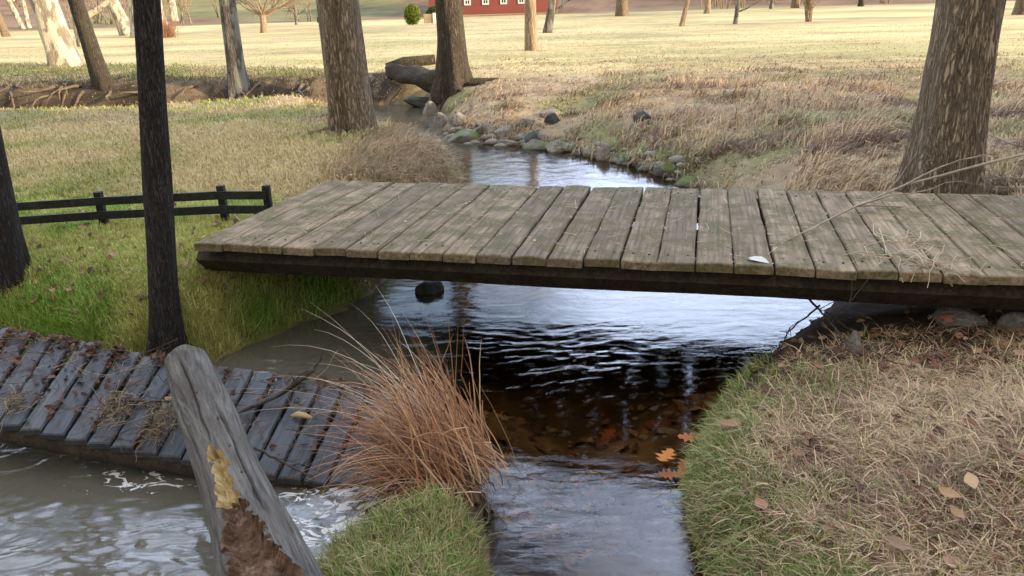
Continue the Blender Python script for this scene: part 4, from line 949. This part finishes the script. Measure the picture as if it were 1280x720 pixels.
for k in range(520):           # straws and thin twigs
    s = random.uniform(.06, cum[-1]*.92); f = random.random()**.6; p, n_ = deck_pt(s, f, .008); a = random.uniform(0, 6)
    P_, _ = branch_path(p, Vector((math.cos(a), math.sin(a), .05)), random.uniform(.04, .2), 4, random, .25, 0); b.tube(P_, [.0013]*5, 3, False, None, random.choice([(.30, .22, .12), (.10, .05, .03), (.16, .07, .04), (.05, .03, .02)]))
for cpx, cpy in ((145, 520), (195, 545), (20, 508), (150, 505), (205, 520)):   # clumps of matted straw
    p0_, n_ = on_deck(cpx, cpy)
    for k in range(90):
        p = p0_+Vector((random.gauss(0, .03), random.gauss(0, .035), random.uniform(.0, .04))); a = random.uniform(0, 6)
        P_, _ = branch_path(p, Vector((math.cos(a), math.sin(a), .2)), random.uniform(.03, .11), 5, random, .5, -.1); b.tube(P_, [.0012]*6, 3, False, None, random.choice([(.36, .28, .14), (.22, .15, .08), (.12, .08, .05)]))
for k in range(len(b.v)-len(b.c)): b.c.append((.1, .05, .03))
tag(b.build('flood_debris', MT['leaf'], None, False), 'wet brown leaves, straws and twigs washed onto the collapsed deck', 'debris', kind='stuff')
b = B()
for k in range(700):
    if k % 3: px, py = random.uniform(0, 460), random.uniform(250, 440)
    else: px, py = random.uniform(600, 1270), random.uniform(100, 230)
    p = g(px, py); sd_ = _bil(SD, p.x, p.y)
    if sd_ < .1 or vn(p.x*2, p.y*2, 5) < .4: continue
    leaf(b, p+Vector((0, 0, random.uniform(.02, .05))), Vector((random.uniform(-.8, .8), random.uniform(-.8, .2), 1)), random.uniform(.018, .042)*(1+.07*p.y), random.uniform(0, 6), random.choice(BR), False, .5)
tag(b.build('scattered_leaves', MT['leaf'], None, False), 'brown dead leaves scattered over the lawn and the far bank', 'leaf litter', kind='stuff')
# straw bits on the footbridge
b = B()
for k in range(420):
    i = random.randint(-5, 24); u = (i*PW+random.gauss(0, .012)) if random.random() < .6 else random.uniform(-.8, 4.3); v = random.uniform(.02, PL-.02)
    p = D0+ax_*u+by_*v+Vector((0, 0, DECKZ+.004)); a = random.uniform(0, 6)
    if random.random() < .2: leaf(b, p+Vector((0, 0, .004)), Vector((random.uniform(-.3, .3), random.uniform(-.3, .3), 1)), random.uniform(.012, .03), a, random.choice([(.45, .36, .24), (.36, .25, .15)]), False)
    else:
        P_, _ = branch_path(p, Vector((math.cos(a), math.sin(a), 0)), random.uniform(.02, .10), 3, random, .3, 0); b.tube(P_, [.0014]*4, 3, False, None, random.choice([(.55, .47, .33), (.42, .33, .21)]))
for cpx, cpy in ((1110, 320), (1125, 300), (1165, 330)):
    p0_ = at(cpx, cpy, DECKZ+.012)
    for k in range(26):
        a = random.uniform(0, 6); P_, _ = branch_path(p0_+Vector((random.gauss(0, .05), random.gauss(0, .04), 0)), Vector((math.cos(a), math.sin(a), .12)), random.uniform(.08, .26), 5, random, .3, -.05); b.tube(P_, [.0018]*6, 3, False, None, random.choice([(.58, .47, .32), (.45, .34, .22)]))
tag(b.build('straw_bits', MT['leaf'], None, False), 'dry straw bits and crumbs lying on the footbridge planks', 'straw', kind='stuff')

# sticks ---------------------------------------------------------------
def stick(name, pts, r0_, r1_, mat, label, side=0, cat='stick', seed=1):
    rd = random.Random(seed); b = B(); n = 14; P_ = []; pts = [Vector(p) for p in pts]
    for k in range(n+1):
        t = k/n*(len(pts)-1); i = min(int(t), len(pts)-2); q = pts[i].lerp(pts[i+1], t-i); P_.append(q+Vector((rd.uniform(-1, 1), rd.uniform(-1, 1), rd.uniform(-.4, .6)))*r0_*.55)
    o0 = P_[0].copy(); b.tube([p-o0 for p in P_], [r0_+(r1_-r0_)*k/n for k in range(n+1)], 9, True, lambda th, i, p: 1+.12*math.sin(3*th+i))
    for k in range(side):
        i = rd.randint(3, n-1); grow_branches(b, P_[i]-o0, (P_[i+1]-P_[i]).normalized()+Vector((rd.uniform(-1, 1), rd.uniform(-1, 1), rd.uniform(-.1, .5)))*.8, (P_[-1]-P_[0]).length*.22, r1_*.8, 1, rd, 0, 5, .7, 2)
    return tag(b.build(name, mat, None, True, o0), label, cat)
a, n_ = on_deck(286, 524); c_, n2_ = on_deck(350, 500); d_ = at(392, 462, .30)
stick('stick', [a+n_*.02, c_+n2_*.03, d_], .008, .013, MT['stick'], 'dark crooked stick lying from the log up over the back edge of the collapsed deck', 3, seed=3)
a, n_ = on_deck(318, 572); c_, n2_ = on_deck(392, 603)
stick('stick', [a+n_*.05, a.lerp(c_, .5)+n_*.03, c_+n2_*.01], .006, .003, MT['stick'], 'thin dark forked twig at the submerged front edge of the collapsed deck', 4, seed=4)
a, n_ = on_deck(150, 505); c_, n2_ = on_deck(212, 508)
stick('stick', [a+n_*.02, c_+n2_*.03], .006, .005, MT['stick'], 'short dark stick pointing at the left side of the log', 1, seed=5)
a, n_ = on_deck(376, 524)
b = B(); b.tube([(-.045, .012, 0), (-.015, .004, .008), (.02, -.003, .004), (.05, -.016, 0)], [.004, .013, .012, .005], 8, True, lambda th, i, p: .6+.5*abs(math.cos(th)))
tag(b.build('wood_chip', MT['chip'], None, True, a+n_*.014), 'pale yellow splinter of wood on the collapsed deck right of the log', 'wood chip')
a, n_ = on_deck(214, 508); b = B(); b.tube([(-.018, 0, 0), (.018, 0, .004)], [.011, .009], 8)
tag(b.build('wood_chip', MT['chip'], None, True, a+n_*.03), 'small pale chip of wood touching the left side of the log', 'wood chip')
# long thin branch over the right part of the footbridge
P_ = [at(985, 300, DECKZ+.01), at(1060, 262, DECKZ+.03), at(1130, 232, DECKZ+.10), at(1210, 210, DECKZ+.16), at(1330, 180, DECKZ+.22)]
stick('fallen_branch', P_, .004, .009, MT['twig'], 'long thin bare branch reaching over the right end of the footbridge', 3, 'branch', seed=9)
P_ = [at(1235, 168, .75), at(1270, 182, .72), at(1350, 188, .68)]
stick('fallen_branch', P_, .005, .008, MT['twig'], 'short bare branch beside the broad tree at the right edge', 2, 'branch', seed=10)
# twigs hanging from the bank under the bridge
P_ = [at(1025, 382, .32), at(985, 415, .22), at(968, 452, .12)]
stick('bank_twig', P_, .005, .002, MT['stick'], 'dark curved twig hanging from the bank to the water under the bridge', 4, 'twig', seed=11)
P_ = [at(1010, 372, .30), at(1045, 410, .34), at(1062, 436, .36)]
stick('bank_twig', P_, .006, .003, MT['stick'], 'dark forked twig leaning on the soil under the bridge', 5, 'twig', seed=12)

# fallen log and root tangle at the foot of the dark tree
a = g(490, 98)+Vector((0, 0, .14)); c_ = g(556, 118)+Vector((0, 0, .2))
b = B(); n = 16; b.tube([a.lerp(c_, k/n)-a+Vector((0, 0, .02*math.sin(k))) for k in range(n+1)], [.15+.07*k/n for k in range(n+1)], 20, True, lambda th, i, p: 1+.12*math.sin(3*th+i*.4)+.05*math.sin(9*th))
e = empty('fallen_log', a, 'short mossy fallen log wedged against the left of the dark tree', 'log'); b.build('log_body', MT['bark_dark'], e)
b = B(); b.tube([Vector((-.12, .1, .10)), Vector((.25, .12, .16)), Vector((.9, .15, .20))], [.05, .10, .09], 9, True, lambda th, i, p: 1+.15*math.sin(2*th)); b.build('branch_stub', MT['bark_dark'], e)
for k in range(26):   # roots laid bare in the undercut bank
    px = random.uniform(0, 520); p = g(px, random.uniform(104, 118)); 
    b = B() if k == 0 else b
    P_, _ = branch_path(p+Vector((0, 0, .02)), Vector((random.uniform(-1.5, 1.5), -1, -.35)), random.uniform(.4, 1.2), 6, random, .35, -.05); b.tube(P_, [.035*(1-j/8) for j in range(7)], 6)
tag(b.build('bank_roots', MT['root']), 'brown roots laid bare along the undercut far bank on the left', 'roots', kind='stuff')
# small shrubs by the barn
def leafy(px, py, wpx, hpx, c, label, n=2600, name='shrub'):
    p = g(px, py, .8); s_ = depth(p)/FPX; w = wpx*s_/2; h = hpx*s_
    e = empty(name, p, label, 'shrub'); b = B(); rd = np.random.default_rng(int(px))
    b.tube([(0, 0, -.1), (0, 0, h*.4)], [.06, .04], 6); b.build('stem', MT['bark_dark'], e)
    u = rd.normal(size=(n, 3)); u /= np.linalg.norm(u, axis=1)[:, None]; u *= (rd.uniform(.5, 1.05, n)**.6)[:, None]; u *= (1+.25*(fbm(u[:, 0]*3+5, u[:, 2]*3, int(px), 2)-.5))[:, None]
    P = np.stack([u[:, 0]*w, u[:, 1]*w, h*.47+np.maximum(u[:, 2], -.85)*h*.52], -1)
    o = blades('foliage', P, rd.uniform(0, TAU, n), np.full(n, .16*w+.03), rd.uniform(.1, 1.4, n), rd.uniform(.3, 2, n), np.full(n, .10*w+.02), jit(np.tile(C_(*c), (n, 1)), .4)); o.parent = e
leafy(516, 31, 20, 24, (.16, .21, .03), 'round bright yellow-green shrub left of the well house')
leafy(544, 27, 20, 18, (.07, .10, .03), 'darker green shrub behind the well house')
leafy(405, 31, 15, 12, (.07, .12, .04), 'low dark green bush left of the stout ridged trunk')
# russet brush clump by the massive mottled tree
tb = gb(205, 47); s_ = depth(tb)/FPX; sp_ = []
for k in range(500): sp_.append((Vector((rr.gauss(0, 6*s_), rr.gauss(0, 4*s_), -.03)), rr.uniform(0, 6.28), rr.uniform(.8, 1.5), rr.uniform(14, 34)*s_, .8*s_, rr.uniform(.1, .8), (.36, .20, .13)))
o = arcs('x', sp_, None).build('brush_clump', MT['blade'], None, False, tb); tag(o, 'pinkish-brown dry brush clump at the foot of the massive mottled tree', 'brush')
# shrubby thicket on the far hillside
b = B(); rd = random.Random(4)
for k in range(260):
    x = rd.uniform(-90, 90); y = rd.uniform(92, 165); z = T(x, y)
    if abs(x-bp.x) < 16 and y < 118: continue
    for j in range(5): grow_branches(b, Vector((x+rd.uniform(-1, 1), y, z-.1)), Vector((rd.uniform(-.5, .5), rd.uniform(-.3, .3), 1)), rd.uniform(2, 5+(y-92)*.1), .09, 2, rd, .1, 4, .7, 3)
tag(b.build('hillside_thicket', MT['bark_pale']), 'bare grey-brown thicket covering the hillside behind the meadow', 'thicket', kind='stuff')
